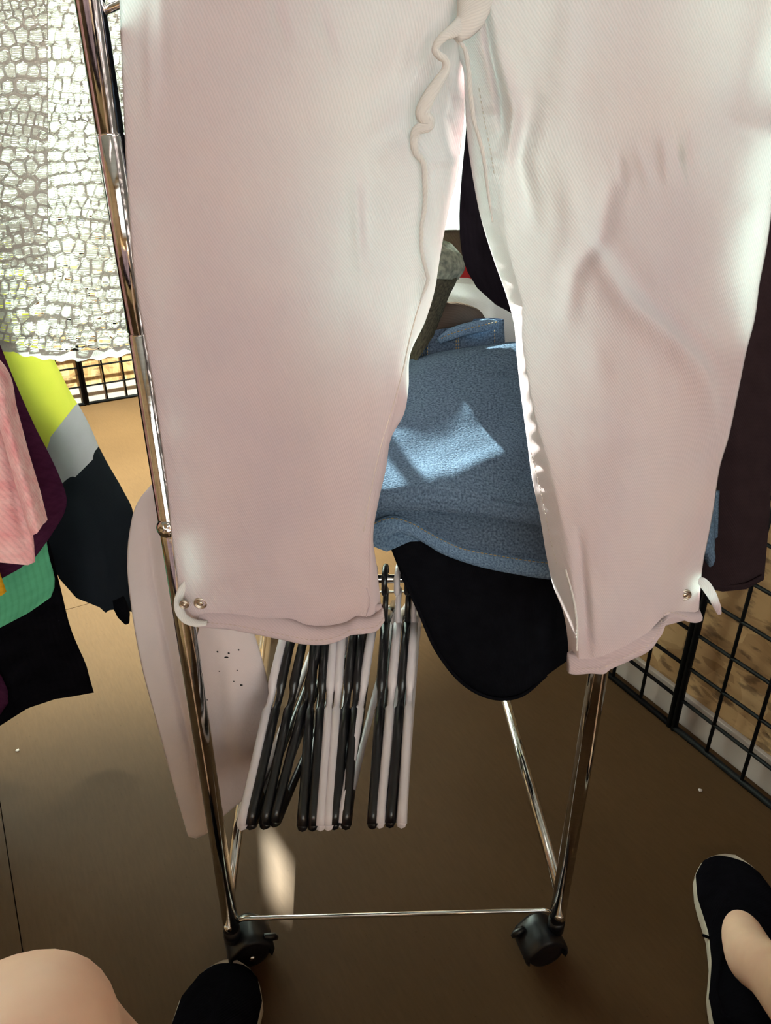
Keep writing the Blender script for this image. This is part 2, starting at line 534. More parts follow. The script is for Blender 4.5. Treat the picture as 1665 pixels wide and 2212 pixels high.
# pixel-space curves ---------------------------------------------------------
def col_curve(pts):
    """pts [(px,py[,hd])] monotone in py -> smooth interpolators of fraction t in 0..1 of its py range"""
    A = np.array(pts, dtype=float)
    y = A[:, 1]
    def f(t):
        q = y[0] + (y[-1] - y[0]) * t
        i = min(max(int(np.searchsorted(y, q, side='right')) - 1, 0), len(y) - 2)
        h = y[i + 1] - y[i]
        s = (q - y[i]) / h
        def tan(k):
            if k == 0: return (A[1] - A[0]) / (y[1] - y[0])
            if k == len(y) - 1: return (A[-1] - A[-2]) / (y[-1] - y[-2])
            d0 = (A[k] - A[k - 1]) / (y[k] - y[k - 1]); d1 = (A[k + 1] - A[k]) / (y[k + 1] - y[k])
            return .5 * (d0 + d1)
        m0, m1 = tan(i) * h, tan(i + 1) * h
        v = (2 * s**3 - 3 * s**2 + 1) * A[i] + (s**3 - 2 * s**2 + s) * m0 + (-2 * s**3 + 3 * s**2) * A[i + 1] + (s**3 - s**2) * m1
        v[1] = q
        return v
    return f

def fold_field(folds):
    """folds: (polyline px, width px, height m[, skew]) -> function(px,py) of relief towards the viewer"""
    L = []
    for f in folds:
        L.append((np.array(f[0], dtype=float), f[1], f[2], f[3] if len(f) > 3 else 0.0))
    def g(x, y):
        tot = 0.0
        for P, w, h, sk in L:
            best = 1e9; bs = 0; side = 0; bt = 0
            n = len(P) - 1
            for i in range(n):
                a = P[i]; d = P[i + 1] - a
                dd = d.dot(d)
                t = ((x - a[0]) * d[0] + (y - a[1]) * d[1]) / dd
                tc = min(1, max(0, t))
                ex = x - a[0] - d[0] * tc; ey = y - a[1] - d[1] * tc
                q = math.hypot(ex, ey)
                if q < best:
                    best = q; bt = (i + tc) / n
                    side = d[0] * ey - d[1] * ex
            if best < 4 * w:
                ww = w * (1 + sk * (1 if side > 0 else -1)) if sk else w
                ends = math.sin(math.pi * min(1, max(0, .08 + .84 * bt))) ** .6
                tot += h * math.exp(-(best / ww) ** 2) * ends
        return tot
    return g

def solidify(o, t=.0015, offset=0):
    m = o.modifiers.new('thickness', 'SOLIDIFY')
    m.thickness = t; m.offset = offset
    return o

def nz(x, y, z=0.0):
    return noise.noise(Vector((x, y, z)))

def garment(name, left, right, mat, parent, bulge=.03, back=.04, nu=60, nv=120, bottom=None, folds=None, noise_amp=.002, noise_f=(60, 160), seed=0, nback=24, hem_wave=0.0):
    """a hollow hanging garment: front from left to right outline (px,py,hd), bulging to the viewer; back closes it"""
    fl, fr = col_curve(left), col_curve(right)
    g = fold_field(folds or [])
    rows = []
    bx = None
    if bottom is not None:
        B = np.array(bottom, dtype=float)
    for j in range(nv):
        t = j / (nv - 1)
        a, b = fl(t), fr(t)
        row = []
        for i in range(nu):
            u = i / (nu - 1)
            p = a * (1 - u) + b * u
            px, py, hd = p
            if bottom is not None:
                end = fl(1.0) * (1 - u) + fr(1.0) * u
                want = np.interp(end[0], B[:, 0], B[:, 1])
                py += (want - end[1]) * max(0, (t - .55) / .45) ** 1.5
            sh = math.sin(math.pi * u) ** .75
            d = bulge * sh + g(px, py) + noise_amp * nz(px / noise_f[0], py / noise_f[1], seed) * min(1, 6 * u * (1 - u) + .1)
            row.append(at(px, py, hd - d / S))
        for i in range(1, nback):
            u = i / nback
            p = b * (1 - u) + a * u
            px, py, hd = p
            if bottom is not None:
                end = fr(1.0) * (1 - u) + fl(1.0) * u
                want = np.interp(end[0], B[:, 0], B[:, 1])
                py += (want - end[1]) * max(0, (t - .55) / .45) ** 1.5
            d = back * math.sin(math.pi * u) ** .6 + .5 * noise_amp * nz(px / 50, py / 150, seed + 5)
            # keep the world height of the row: same height at the larger distance
            q = at(px, py, hd)
            row.append(Vector((q.x, q.y + d, q.z)))
        rows.append([tuple(v) for v in row])
    G = np.array(rows)
    return obj(name, grid_mesh(name, G, closed_u=True), mat, parent)

# ================================================================== the room
fl = structure(room_box('floor', L_WALL - .2, R_WALL + .2, F_WALL - .2, B_WALL + .2, -.06, -.012, 'dark_gap'))
SEAM = -0.120
edges_r = [L_WALL - .2, SEAM - 2.44, SEAM - 1.22, SEAM, SEAM + 1.5]
edges_b = [F_WALL - .2, -.8, 1.64, B_WALL + .2]
for i in range(len(edges_r) - 1):
    for j in range(len(edges_b) - 1):
        room_box('floor_sheet', edges_r[i] + .0008, edges_r[i + 1] - .0008, edges_b[j] + .0008, edges_b[j + 1] - .0008, -.012, 0, 'floor', fl)
structure(room_box('ceiling', L_WALL - .2, R_WALL + .2, F_WALL - .2, B_WALL + .2, CEIL, CEIL + .08, 'ceiling_paint'))

def wall_with_window(name, axis, pos, out, lo, hi, win, mat='wall_paint'):
    """axis 'r': wall at r=pos running along b; axis 'b': wall at b=pos running along r"""
    T = .12 * out
    a0, a1, z0, z1 = win if win else (None,) * 4
    cells = [(lo, hi, 0, CEIL)] if not win else [(lo, hi, 0, z0), (lo, hi, z1, CEIL), (lo, a0, z0, z1), (a1, hi, z0, z1)]
    parts = []
    for c0, c1, y0, y1 in cells:
        vs = []
        for z in (y0, y1):
            for p, q in ((pos, c0), (pos + T, c0), (pos + T, c1), (pos, c1)):
                vs.append(room(p, q, z) if axis == 'r' else room(q, p, z))
        parts.append((vs, [(0, 1, 2, 3), (4, 7, 6, 5), (0, 4, 5, 1), (1, 5, 6, 2), (2, 6, 7, 3), (3, 7, 4, 0)]))
    me = join_meshes(name, parts)
    bm = bmesh.new(); bm.from_mesh(me); bmesh.ops.recalc_face_normals(bm, faces=bm.faces); bm.to_mesh(me); bm.free()
    return structure(obj(name, me, mat, None, smooth=False))
wall_right = wall_with_window('wall_right', 'r', R_WALL, 1, F_WALL, B_WALL, WIN['right'])
wall_back = wall_with_window('wall_back', 'b', B_WALL, 1, L_WALL - .12, R_WALL + .12, WIN['back'])
wall_left = wall_with_window('wall_left', 'r', L_WALL, -1, F_WALL, B_WALL, None, 'osb')
wall_front = wall_with_window('wall_front', 'b', F_WALL, -1, L_WALL - .12, R_WALL + .12, WIN['front'], 'osb')

def window(name, axis, pos, out, win, mullions=1):
    a0, a1, z0, z1 = win
    bar = .045
    def bx(nm, c0, c1, y0, y1, mat, par, d0=.03, d1=.08):
        p0, p1 = pos + d0 * out, pos + d1 * out
        if axis == 'r':
            return room_box(nm, p0, p1, c0, c1, y0, y1, mat, par)
        return room_box(nm, c0, c1, p0, p1, y0, y1, mat, par)
    w = structure(bx(name, a0, a1, z0 - .02, z0 + bar, 'white_paint', None, -.04, .10))
    bx('window_frame', a0, a1, z1 - bar, z1, 'white_paint', w)
    bx('window_frame', a0, a0 + bar, z0 + bar, z1 - bar, 'white_paint', w)
    bx('window_frame', a1 - bar, a1, z0 + bar, z1 - bar, 'white_paint', w)
    n = mullions + 1
    step = (a1 - a0 - 2 * bar) / n
    for k in range(1, n):
        c = a0 + bar + step * k
        bx('mullion', c - .02, c + .02, z0 + bar, z1 - bar, 'white_paint', w)
    for k in range(n):
        bx('pane', a0 + bar + step * k, a0 + bar + step * (k + 1), z0 + bar, z1 - bar, 'glass', w, .052, .056)
    return w
window('window_1', 'r', R_WALL, 1, WIN['right'], 1)
window('window_2', 'b', B_WALL, 1, WIN['back'], 2)
window('fill_window', 'b', F_WALL, -1, WIN['front'], 1)  # added behind the camera as fill light for the trouser fronts

# curtains added on two windows to filter and limit sun and sky
def curtain(axis, pos, c0, c1, z0, z1, label, pleat=.075, slit=None):
    root = empty('added_curtain', room(pos, (c0 + c1) / 2, z0) if axis == 'r' else room((c0 + c1) / 2, pos, z0), label, 'curtain')
    spans = [(c0, c1, None, None)] if slit is None else [(c0, slit[0], None, 1), (slit[0], c1, -1, None)]
    P_ = lambda c, z, d: room(pos + d, c, z) if axis == 'r' else room(c, pos + d, z)
    for a, b, ls, rs in spans:
        n = int((b - a) / .008); rows = []
        for j in range(40):
            z = z1 + (z0 - z1) * j / 39
            r = []
            open_ = 0.0 if slit is None else slit[2] * math.exp(-((z - slit[1]) / slit[3]) ** 2) - .006
            a2 = a + (open_ if ls else 0); b2 = b - (open_ if rs else 0)
            for i in range(n + 1):
                c = a2 + (b2 - a2) * i / n
                r.append(tuple(P_(c, z, .010 * math.sin(c * 2 * math.pi / pleat + .5 * math.sin(z * 3)) + (.004 if ls else -.004))))
            rows.append(r)
        obj('curtain_panel', grid_mesh('curtain_panel', np.array(rows)), 'curtain', root)
    obj('curtain_rod', tube_mesh('curtain_rod', [P_(c0 - .03, z1 + .008, 0), P_(c1 + .03, z1 + .008, 0)], .006, 10), 'white_plastic', root)
curtain('r', R_WALL - .045, 1.11, 2.94, .70, 2.34, 'sheer pale green long curtain added to dim the right wall window', slit=None)  # full height, added to cut sky light behind the right leg
curtain('b', B_WALL - .045, -2.54, .97, .684, 1.74, 'sheer pale green half curtain added to limit sun through the back wall window', slit=(.525, 1.025, .046, .016))  # added; its slit lets a small sun patch reach the floor

# strand board and white baseboard on the two walls in view
for k in range(4):
    b0 = F_WALL + .01 + k * 1.36
    room_box('strand_board', R_WALL - .010, R_WALL, b0, min(b0 + 1.356, B_WALL), .0, WIN['right'][2] - .03, 'osb', wall_right)
for k in range(3):
    r0 = L_WALL + .01 + k * 1.35
    room_box('strand_board', r0, min(r0 + 1.346, R_WALL - .012), B_WALL - .010, B_WALL, .0, WIN['back'][2] - .03, 'osb', wall_back)
structure(room_box('baseboard_right', R_WALL - .020, R_WALL - .010, F_WALL, B_WALL - .02, 0, .068, 'white_paint', None, .002))
structure(room_box('baseboard_back', L_WALL, R_WALL - .012, B_WALL - .020, B_WALL - .010, 0, .068, 'white_paint', None, .002))

# lamps added on the ceiling as fill light
for (r, b, lab) in ((-.9, -.9, 'long fill lamp added on the ceiling over the seated person'), (-1.0, 1.3, 'long fill lamp added on the ceiling over the second clothes rail')):
    e = empty('fill_lamp', room(r, b, CEIL), lab, 'lamp', rz=ROOM_ROT)
    room_box('housing', r - .62, r + .62, b - .10, b + .10, CEIL - .05, CEIL - .001, 'white_paint', e, .01)
    room_box('diffuser', r - .60, r + .60, b - .085, b + .085, CEIL - .075, CEIL - .05, 'lamp', e, .01)

# spotlight added to brighten the floor behind the racks
spot_p = Vector((-.35, 1.75, CEIL - .16)); spot_t = Vector((-.72, 2.25, 0))
e = empty('fill_spotlight', Vector((spot_p.x, spot_p.y, CEIL)), 'black spotlight added on the ceiling to brighten the floor behind the racks', 'lamp')
dv = (spot_t - spot_p).normalized()
obj('stem', tube_mesh('stem', [Vector((spot_p.x, spot_p.y, CEIL)), spot_p], .008, 10), 'wire_black', e)
obj('can', tube_mesh('can', [spot_p - dv * .05, spot_p - dv * .03, spot_p + dv * .06, spot_p + dv * .062], [.03, .04, .045, .045], 20, cap=False), 'wire_black', e)
sp_o = light('fill_spot', 'SPOT', spot_p + dv * .05, spot_t, energy=2000.0, color=(.84, 1.0, .84), spot_size=math.radians(62), spot_blend=1.0, shadow_soft_size=.06)
sp_o.parent = e; sp_o.matrix_parent_inverse = e.matrix_world.inverted()

# ================================================================== wire grid panels
PITCH_W = .0745
def grid_panel(axis, pos, c0, ncol, sign, label):
    """wire grid standing on the floor; c0 = the joint edge, going sign*ncol columns away from it"""
    Hh = PITCH_W * 9
    def P(c, z):
        return room(pos, c, z) if axis == 'r' else room(c, pos, z)
    cs = [c0 + sign * (.0055 + PITCH_W * k) for k in range(ncol + 1)]
    root = empty('wire_grid_panel', P((cs[0] + cs[-1]) / 2, 0), label, 'display panel', 'black wire grid panels')
    fr = .0060
    m1 = tube_mesh('frame_upright', [P(cs[0], 0), P(cs[0], Hh)], fr, 8)
    obj('frame_upright', m1, 'wire_black', root)
    obj('frame_upright', tube_mesh('frame_upright', [P(cs[-1], 0), P(cs[-1], Hh)], fr, 8), 'wire_black', root)
    z_b = fr
    obj('frame_rail', tube_mesh('frame_rail', [P(cs[0], z_b), P(cs[-1], z_b)], fr, 8), 'wire_black', root)
    obj('frame_rail', tube_mesh('frame_rail', [P(cs[0], Hh), P(cs[-1], Hh)], fr, 8), 'wire_black', root)
    wv = tube_mesh('wire', [P(cs[0], z_b) - P(cs[0], 0), P(cs[0], Hh) - P(cs[0], 0)], .0036, 6)
    for c in cs[1:-1]:
        o = obj('wire', wv, 'wire_black', root)
        o.location = P(c, 0) - root.location
        o.matrix_parent_inverse = Matrix.Identity(4)
    org = P(cs[0], 0)
    wh = tube_mesh('wire', [Vector((0, 0, 0)), P(cs[-1], 0) - org], .0036, 6)
    for k in range(1, 9):
        o = obj('wire', wh, 'wire_black', root)
        o.location = P(cs[0], PITCH_W * k) - root.location
        o.matrix_parent_inverse = Matrix.Identity(4)
    return root
def room_rb(v):
    return v.dot(E1), v.dot(E2)
bj = room_rb(on_floor(1452, 1571))[1]
grid_panel('r', R_GRID, bj, 8, -1, 'black wire grid panel against the right wall, nearest the shoes')
grid_panel('r', R_GRID, bj, 8, 1, 'black wire grid panel against the right wall, farther from the shoes')
rj = room_rb(on_floor(187, 874))[0]
grid_panel('b', B_GRID, rj, 8, -1, 'black wire grid panel by the back wall behind the yellow sleeve')
grid_panel('b', B_GRID, rj, 8, 1, 'black wire grid panel by the back wall beside the chrome post')

# ================================================================== chrome clothes rack
ZB = .0875
pl = on_floor(497, 1985, ZB); pr = on_floor(1206, 1965, ZB)
pl.z = pr.z = 0
RD = Vector((-.0592, .998, 0)).normalized()
RLEN, RTOP = .76, 1.42
rack = empty('clothes_rack', ((pl + pr) / 2 + RD * RLEN / 2), 'chrome clothes rack on black casters behind the pale trousers', 'clothes rack')
Z = lambda p, z: Vector((p.x, p.y, z))
def bolt(p, d, r=.0062, parent=None):
    """domed screw head with a cross slot"""
    d = Vector(d).normalized()
    prof = [(0, .0042), (.35, .0040), (.7, .0030), (1, .0006), (1.0, -.001)]
    q = d.to_track_quat('Z', 'Y').to_matrix()
    V, Fc = [], []
    n = 16
    for rr, h in prof:
        for k in range(n):
            a = 2 * math.pi * k / n
            slot = .0012 if (rr < .6 and (k % 4 == 0)) else 0
            V.append(Vector(p) + q @ Vector((math.cos(a) * rr * r, math.sin(a) * rr * r, h - slot)))
    for j in range(len(prof) - 1):
        for k in range(n):
            k2 = (k + 1) % n
            Fc.append((j * n + k, (j + 1) * n + k, (j + 1) * n + k2, j * n + k2))
    return obj('bolt', mesh_of('bolt', V, Fc), 'chrome', parent)
PR = .0105
z_j1 = (at(233, 289, pl.y / S)).z
z_j2 = (at(294, 718, pl.y / S)).z
def post(p, joints, parent):
    zs = [.065] + sorted(joints) + [RTOP]
    prof = []
    for k in range(len(zs) - 1):
        r = PR + (.0004 if k % 2 else 0)
        prof += [(zs[k] + .0006, r - .0008), (zs[k] + .0012, r), (zs[k + 1] - .0012, r), (zs[k + 1] - .0006, r - .0008)]
    V, Fc = [], []
    n = 28
    for z, r in prof:
        for k in range(n):
            a = 2 * math.pi * k / n
            V.append((p.x + r * math.cos(a), p.y + r * math.sin(a), z))
    for j in range(len(prof) - 1):
        for k in range(n):
            k2 = (k + 1) % n
            Fc.append((j * n + k, j * n + k2, (j + 1) * n + k2, (j + 1) * n + k))
    Fc.append(tuple(range(n))[::-1]); Fc.append(tuple((len(prof) - 1) * n + k for k in range(n)))
    return obj('post', mesh_of('post', V, Fc), 'chrome', parent)
rear_l, rear_r = pl + RD * RLEN, pr + RD * RLEN
for p in (pl, pr, rear_l, rear_r):
    post(p, [z_j1, z_j2], rack)
XD = (pr - pl).normalized()
def rod(name, a, b, r, parent=rack, n=None, seg=14):
    return obj(name, tube_mesh(name, [a, b] if n is None else a, r, seg, n), 'chrome', parent)
def bent_rod(a, b, z, parent=rack):
    d = (b - a).normalized()
    f = Vector((d.y, -d.x, 0)) * .004
    pts = [Z(a, z - .006) + d * PR * .6 + f * 0, Z(a, z - .002) + d * (PR + .004), Z(a, z) + d * (PR + .010), Z(b, z) - d * (PR + .010), Z(b, z - .002) - d * (PR + .004), Z(b, z - .006) - d * PR * .6]
    obj('end_rod', tube_mesh('end_rod', pts, .0032, 10), 'chrome', parent)
for z in (ZB, at(235, 9, pl.y / S).z):
    bent_rod(pl, pr, z); bent_rod(rear_l, rear_r, z)
ZR = .118
SIDE_Z = .542
for a, b in ((pl, rear_l), (pr, rear_r)):
    rod('base_rail', Z(a, ZR), Z(b, ZR), .0078)
    rod('side_rail', Z(a, SIDE_Z), Z(b, SIDE_Z), .006)
    rod('top_rail', Z(a, RTOP), Z(b, RTOP), .0095)
rod('end_rail', Z(pl, RTOP), Z(pr, RTOP), .0095)
rod('end_rail', Z(rear_l, RTOP), Z(rear_r, RTOP), .0095)
Y_ROD = .735 * S
t_rod = (Y_ROD - (pl.y + pr.y) / 2) / RD.y
cl, cr_ = pl + RD * t_rod, pr + RD * t_rod
rod('cross_rod', Z(cl, SIDE_Z), Z(cr_, SIDE_Z), .0055)
for t in (.30, .46, .62):
    rod('cross_rod', Z(pl + RD * t, SIDE_Z), Z(pr + RD * t, SIDE_Z), .0055)
cz = lambda p: (Vector((0, 0, S)) - p).normalized()
pb = Z(pl, at(357, 1135, pl.y / S).z); db = Vector((-.1, -1, .25)).normalized(); bolt(pb + db * (PR - .0005), db, .0095, rack)
pb = Z(pl, .080); db = Vector((-.25, -1, .15)).normalized(); bolt(pb + db * (PR - .0004), db, .0062, rack)
pb = Z(pr, .083); db = Vector((-.05, -1, .15)).normalized(); bolt(pb + db * (PR - .0004), db, .0062, rack)

def caster(p, yaw, parent):
    """hooded twin-wheel caster: stem, angular hood, two wheels"""
    c = empty('caster', Z(p, 0), '', '')
    del c['label'], c['category']
    c.parent = parent; c.matrix_parent_inverse = parent.matrix_world.inverted()
    ca, sa = math.cos(yaw), math.sin(yaw)
    off = Vector((ca, sa, 0)) * .020
    ctr = Z(p, .026) + off
    ax = Vector((-sa, ca, 0))
    def T(x, y, z): return ctr + Vector((ca, sa, 0)) * x + ax * y + Vector((0, 0, z))
    obj('stem', tube_mesh('stem', [Z(p, .046), Z(p, .068)], .0112, 16), 'rubber_black', c)
    for s in (-1, 1):
        V, Fc = [], []; n = 24
        prof = [(-.0085, .016), (-.0075, .0235), (-.004, .026), (.004, .026), (.0075, .0235), (.0085, .016)]
        for y, r in prof:
            for k in range(n):
                a = 2 * math.pi * k / n
                V.append(T(math.cos(a) * r, s * .0125 + y, math.sin(a) * r))
        for j in range(len(prof) - 1):
            for k in range(n):
                k2 = (k + 1) % n; Fc.append((j * n + k, j * n + k2, (j + 1) * n + k2, (j + 1) * n + k))
        Fc.append(tuple(range(n))[::-1]); Fc.append(tuple((len(prof) - 1) * n + k for k in range(n)))
        obj('wheel', mesh_of('wheel', V, Fc), 'rubber_black', c)
    # hood: arched shell over the wheels
    rows = []
    for k in range(15):
        a = math.radians(-15 + 210 * k / 14)
        rr = .0285 + .002 * math.cos(4 * a)
        rows.append([T(math.cos(a) * rr, y, math.sin(a) * rr * (1.0)) for y in (-.017, -.024, -.02, -.008, .008, .02, .024, .017)])
        for q, s in ((0, .8), (1, .93), (6, .93), (7, .8)):
            v = rows[-1][q]; rows[-1][q] = ctr + (v - ctr) * 1.0
            rows[-1][q] = T(math.cos(a) * rr * s, (-.017, -.024, 0, 0, 0, 0, .024, .017)[q], math.sin(a) * rr * s)
    o = obj('hood', grid_mesh('hood', np.array([[tuple(v) for v in r] for r in rows])), 'rubber_black', c)
    solidify(o, .002)
    obj('brake_lever', tube_mesh('brake_lever', [T(.020, -.012, .020), T(.033, -.012, .013), T(.037, -.012, .008)], [.004, .005, .003], 8), 'rubber_black', c)
    ax_ = obj('axle_cap', tube_mesh('axle_cap', [T(0, -.0215, 0), T(0, -.0255, 0)], .004, 12), 'chrome', c)
    return c
caster(pl, math.radians(20), rack)
caster(pr, math.radians(195), rack)
caster(rear_l, math.radians(100), rack)
caster(rear_r, math.radians(60), rack)

# ================================================================== plastic hangers on the cross rod
def hanger_parts():
    """tubular hanger in its own x-z plane, origin where the hook rests on the rod"""
    hook = []
    for k in range(15):
        a = math.radians(-35 + 215 * k / 14)
        hook.append((.017 * math.cos(math.pi - a) , 0, -.011 + .017 * math.sin(a)))
    hook = hook[::-1]
    # straight shank below the hook centre
    hk = [(x + .0, y, z) for x, y, z in hook]
    pts = hk + [(.012, 0, -.032), (.003, 0, -.048), (0, 0, -.060), (0, 0, -.078)]
    if pts[0][0] > 0: pts = [(-x, y, z) for x, y, z in pts]
    m_hook = tube_mesh('hook', pts, .0036, 8, 40)
    def arm(s):
        P_ = [(0, 0, -.076), (.03, 0, -.088), (.066, 0, -.108), (.070, 0, -.112), (.074, 0, -.119), (.084, 0, -.125), (.092, 0, -.1265), (.096, 0, -.126), (.13, 0, -.146), (.17, 0, -.1685), (.194, 0, -.1815), (.2035, 0, -.190)]
        rad = [.0058, .0056, .0060, .0058, .0042, .0040, .0042, .0056, .0055, .0055, .0058, .0062]
        return tube_mesh('arm', [(s * x, y, z) for x, y, z in P_], rad, 8)
    m_l, m_r = arm(-1), arm(1)
    bar = tube_mesh('trouser_bar', [(-.2035, 0, -.190), (-.196, 0, -.1965), (-.18, 0, -.1975), (0, 0, -.199), (.18, 0, -.1975), (.196, 0, -.1965), (.2035, 0, -.190)], [.0056, .005, .0044, .0044, .0044, .005, .0056], 8, 30)
    def corner(s):
        V = []; Fc = []
        tri = [(.2045, -.190), (.1975, -.1985), (.165, -.1985), (.158, -.1945), (.168, -.1665), (.186, -.1765)]
        for y in (-.0016, .0016):
            for x, z in tri: V.append((s * x, y, z))
        n = len(tri)
        Fc = [tuple(range(n)), tuple(range(n, 2 * n))[::-1]] + [(k, n + k, n + (k + 1) % n, (k + 1) % n) for k in range(n)]
        return mesh_of('corner_web', V, Fc)
    return [('hook', m_hook), ('arm', m_l), ('arm', m_r), ('trouser_bar', bar), ('corner_web', corner(-1)), ('corner_web', corner(1))]
HP = {c: [(n, m.copy()) for n, m in hanger_parts()] for c in ('black_plastic', 'white_plastic')}
for c, L in HP.items():
    for n, m in L:
        m.materials.append(M[c]); m.polygons.foreach_set('use_smooth', [n != 'corner_web'] * len(m.polygons))
def hanger(colour, neck_px, tip_px, label, tip_py=1800, dz=0.0):
    yr = Y_ROD; zr = SIDE_Z + .0055
    zn = zr - .07
    depth_n = CP * yr + SP * (S - zn)
    xh = (neck_px - W / 2) / F * depth_n
    # rod follows the rack's own direction
    f = (xh - cl.x) / (cr_.x - cl.x); yr = cl.y + f * (cr_.y - cl.y)
    yaw = 0
    for _ in range(6):
        ty = yr - .2035 * math.cos(yaw); tz = zr - .19
        dt = CP * ty + SP * (S - tz)
        xt = (tip_px - W / 2) / F * dt
        yaw = math.asin(max(-.98, min(.98, (xt - xh) / .2035)))
    root = empty('clothes_hanger', (xh, yr, zr + .0036 + dz), label, 'hanger', 'plastic hangers on the low cross rod')
    # local +x points to the near tip
    ang = math.atan2(-math.cos(yaw), math.sin(yaw))
    root.rotation_euler = (0, 0, ang)
    root.matrix_world = Matrix.Translation(root.location) @ Matrix.Rotation(ang, 4, 'Z')
    for n, m in HP[colour]:
        o = bpy.data.objects.new(n, m); COL.objects.link(o); o.parent = root
    return root
B_, W_ = 'black_plastic', 'white_plastic'
for c, n_, t_, lab in (
    (W_, 620, 523, 'white plastic hanger at the far left of the low rod'),
    (B_, 638, 541, 'black plastic hanger turned face-on, just right of the leftmost white hanger'),
    (B_, 664, 571, 'black plastic hanger third from the left on the low rod'),
    (B_, 702, 592, 'black plastic hanger crossing behind the leftmost black ones'),
    (B_, 682, 653, 'black plastic hanger left of the touching black pair in the middle'),
    (B_, 706, 675, 'black plastic hanger touching the white pair from the left'),
    (W_, 723, 692, 'left white plastic hanger of the touching white pair'),
    (W_, 740, 709, 'right white plastic hanger of the touching white pair'),
    (B_, 766, 722, 'black plastic hanger between the white pair and the tilted white one'),
    (B_, 781, 747, 'black plastic hanger directly behind the tilted white hanger'),
    (W_, 806, 738, 'white plastic hanger twisted to show its curved inner corner'),
    (B_, 832, 804, 'black plastic hanger right of the twisted white hanger'),
    (W_, 859, 820, 'white plastic hanger second from the right on the low rod'),
    (B_, 880, 842, 'black plastic hanger between the two rightmost white hangers'),
    (W_, 893, 867, 'white plastic hanger at the far right beside the black cloth'),
):
    hanger(c, n_, t_, lab)

# ================================================================== pale trousers hung on the near end of the rack
trousers = empty('trousers', Z((pl + pr) / 2 - Vector((0, .06, 0)), .55), 'pale pink-white twill trousers with rolled cuffs hanging in front of the rack', 'trousers')

def leg(name, curves, segs, bottom, back, folds, mat, parent, nv=230, nback=26, pucker=None, seed=1.0, noise_amp=.0016):
    """curves: outline columns (px,py,hd) from left to right; segs: (columns, bulge) between neighbours"""
    fs = [col_curve(c) for c in curves]
    g = fold_field(folds)
    B = np.array(bottom, dtype=float)
    rows = []
    def bot(p, e, t):
        want = np.interp(e[0], B[:, 0], B[:, 1])
        return p[1] + (want - e[1]) * max(0, (t - .7) / .3) ** 1.6
    ends = [f(1.0) for f in fs]
    for j in range(nv):
        t = j / (nv - 1)
        P_ = [f(t) for f in fs]
        row = []
        for k, (n, bul) in enumerate(segs):
            a, b = P_[k], P_[k + 1]
            last = k == len(segs) - 1
            for i in range(n + (1 if last else 0)):
                u = i / n
                p = a * (1 - u) + b * u
                e = ends[k] * (1 - u) + ends[k + 1] * u
                py = bot(p, e, t)
                d = bul * math.sin(math.pi * u) ** .8 + 1.5 * g(p[0], py)
                d += noise_amp * nz(p[0] / 90, py / 260, seed) + .5 * noise_amp * nz(p[0] / 35, py / 80, seed + 3)
                if pucker and k in pucker:
                    amp, per, y0, y1 = pucker[k]
                    if y0 < py < y1:
                        w = math.sin(math.pi * (py - y0) / (y1 - y0)) ** .5
                        d += amp * w * math.sin(2 * math.pi * (py / per + .6 * nz(py / 70, seed))) * math.sin(math.pi * u) * (.6 + .6 * nz(py / 45, 9.3))
                row.append(tuple(at(p[0], py, p[2] - d / S)))
        a, b = P_[-1], P_[0]
        for i in range(1, nback):
            u = i / nback
            p = a * (1 - u) + b * u
            e = ends[-1] * (1 - u) + ends[0] * u
            q = at(p[0], bot(p, e, t), p[2])
            row.append((q.x, q.y + back * math.sin(math.pi * u) ** .7 + .004 * nz(p[0] / 60, p[1] / 120, seed + 8), q.z))
        rows.append(row)
    return obj(name, grid_mesh(name, np.array(rows), closed_u=True), mat, parent)

L_left = [(255, -170, .578), (258, 0, .576), (265, 200, .573), (275, 400, .571), (290, 600, .569), (318, 760, .567), (340, 900, .565), (360, 1050, .562), (370, 1150, .560), (382, 1240, .557), (392, 1330, .555)]
L_ridge = [(1020, -170, .575), (985, 0, .570), (962, 70, .566), (946, 115, .563), (932, 180, .560), (908, 245, .557), (895, 292, .556), (904, 350, .556), (917, 425, .556), (910, 500, .556), (914, 560, .555), (922, 600, .555), (904, 660, .556), (888, 735, .557), (860, 860, .556), (832, 965, .555), (812, 1060, .553), (800, 1150, .552), (797, 1240, .550), (792, 1345, .548)]
L_inner = [(1060, -170, .62), (1030, 0, .62), (1010, 90, .62), (1005, 180, .618), (1002, 260, .615), (995, 320, .612), (988, 380, .610), (972, 440, .606), (958, 510, .602), (948, 570, .598), (938, 630, .594), (918, 695, .588), (886, 765, .580), (882, 840, .574), (872, 895, .572), (845, 945, .570), (834, 1010, .568), (818, 1080, .566), (806, 1160, .564), (815, 1230, .562), (826, 1335, .560)]
L_bot = [(392, 1338), (470, 1342), (550, 1350), (620, 1362), (690, 1374), (740, 1366), (790, 1352), (826, 1338)]
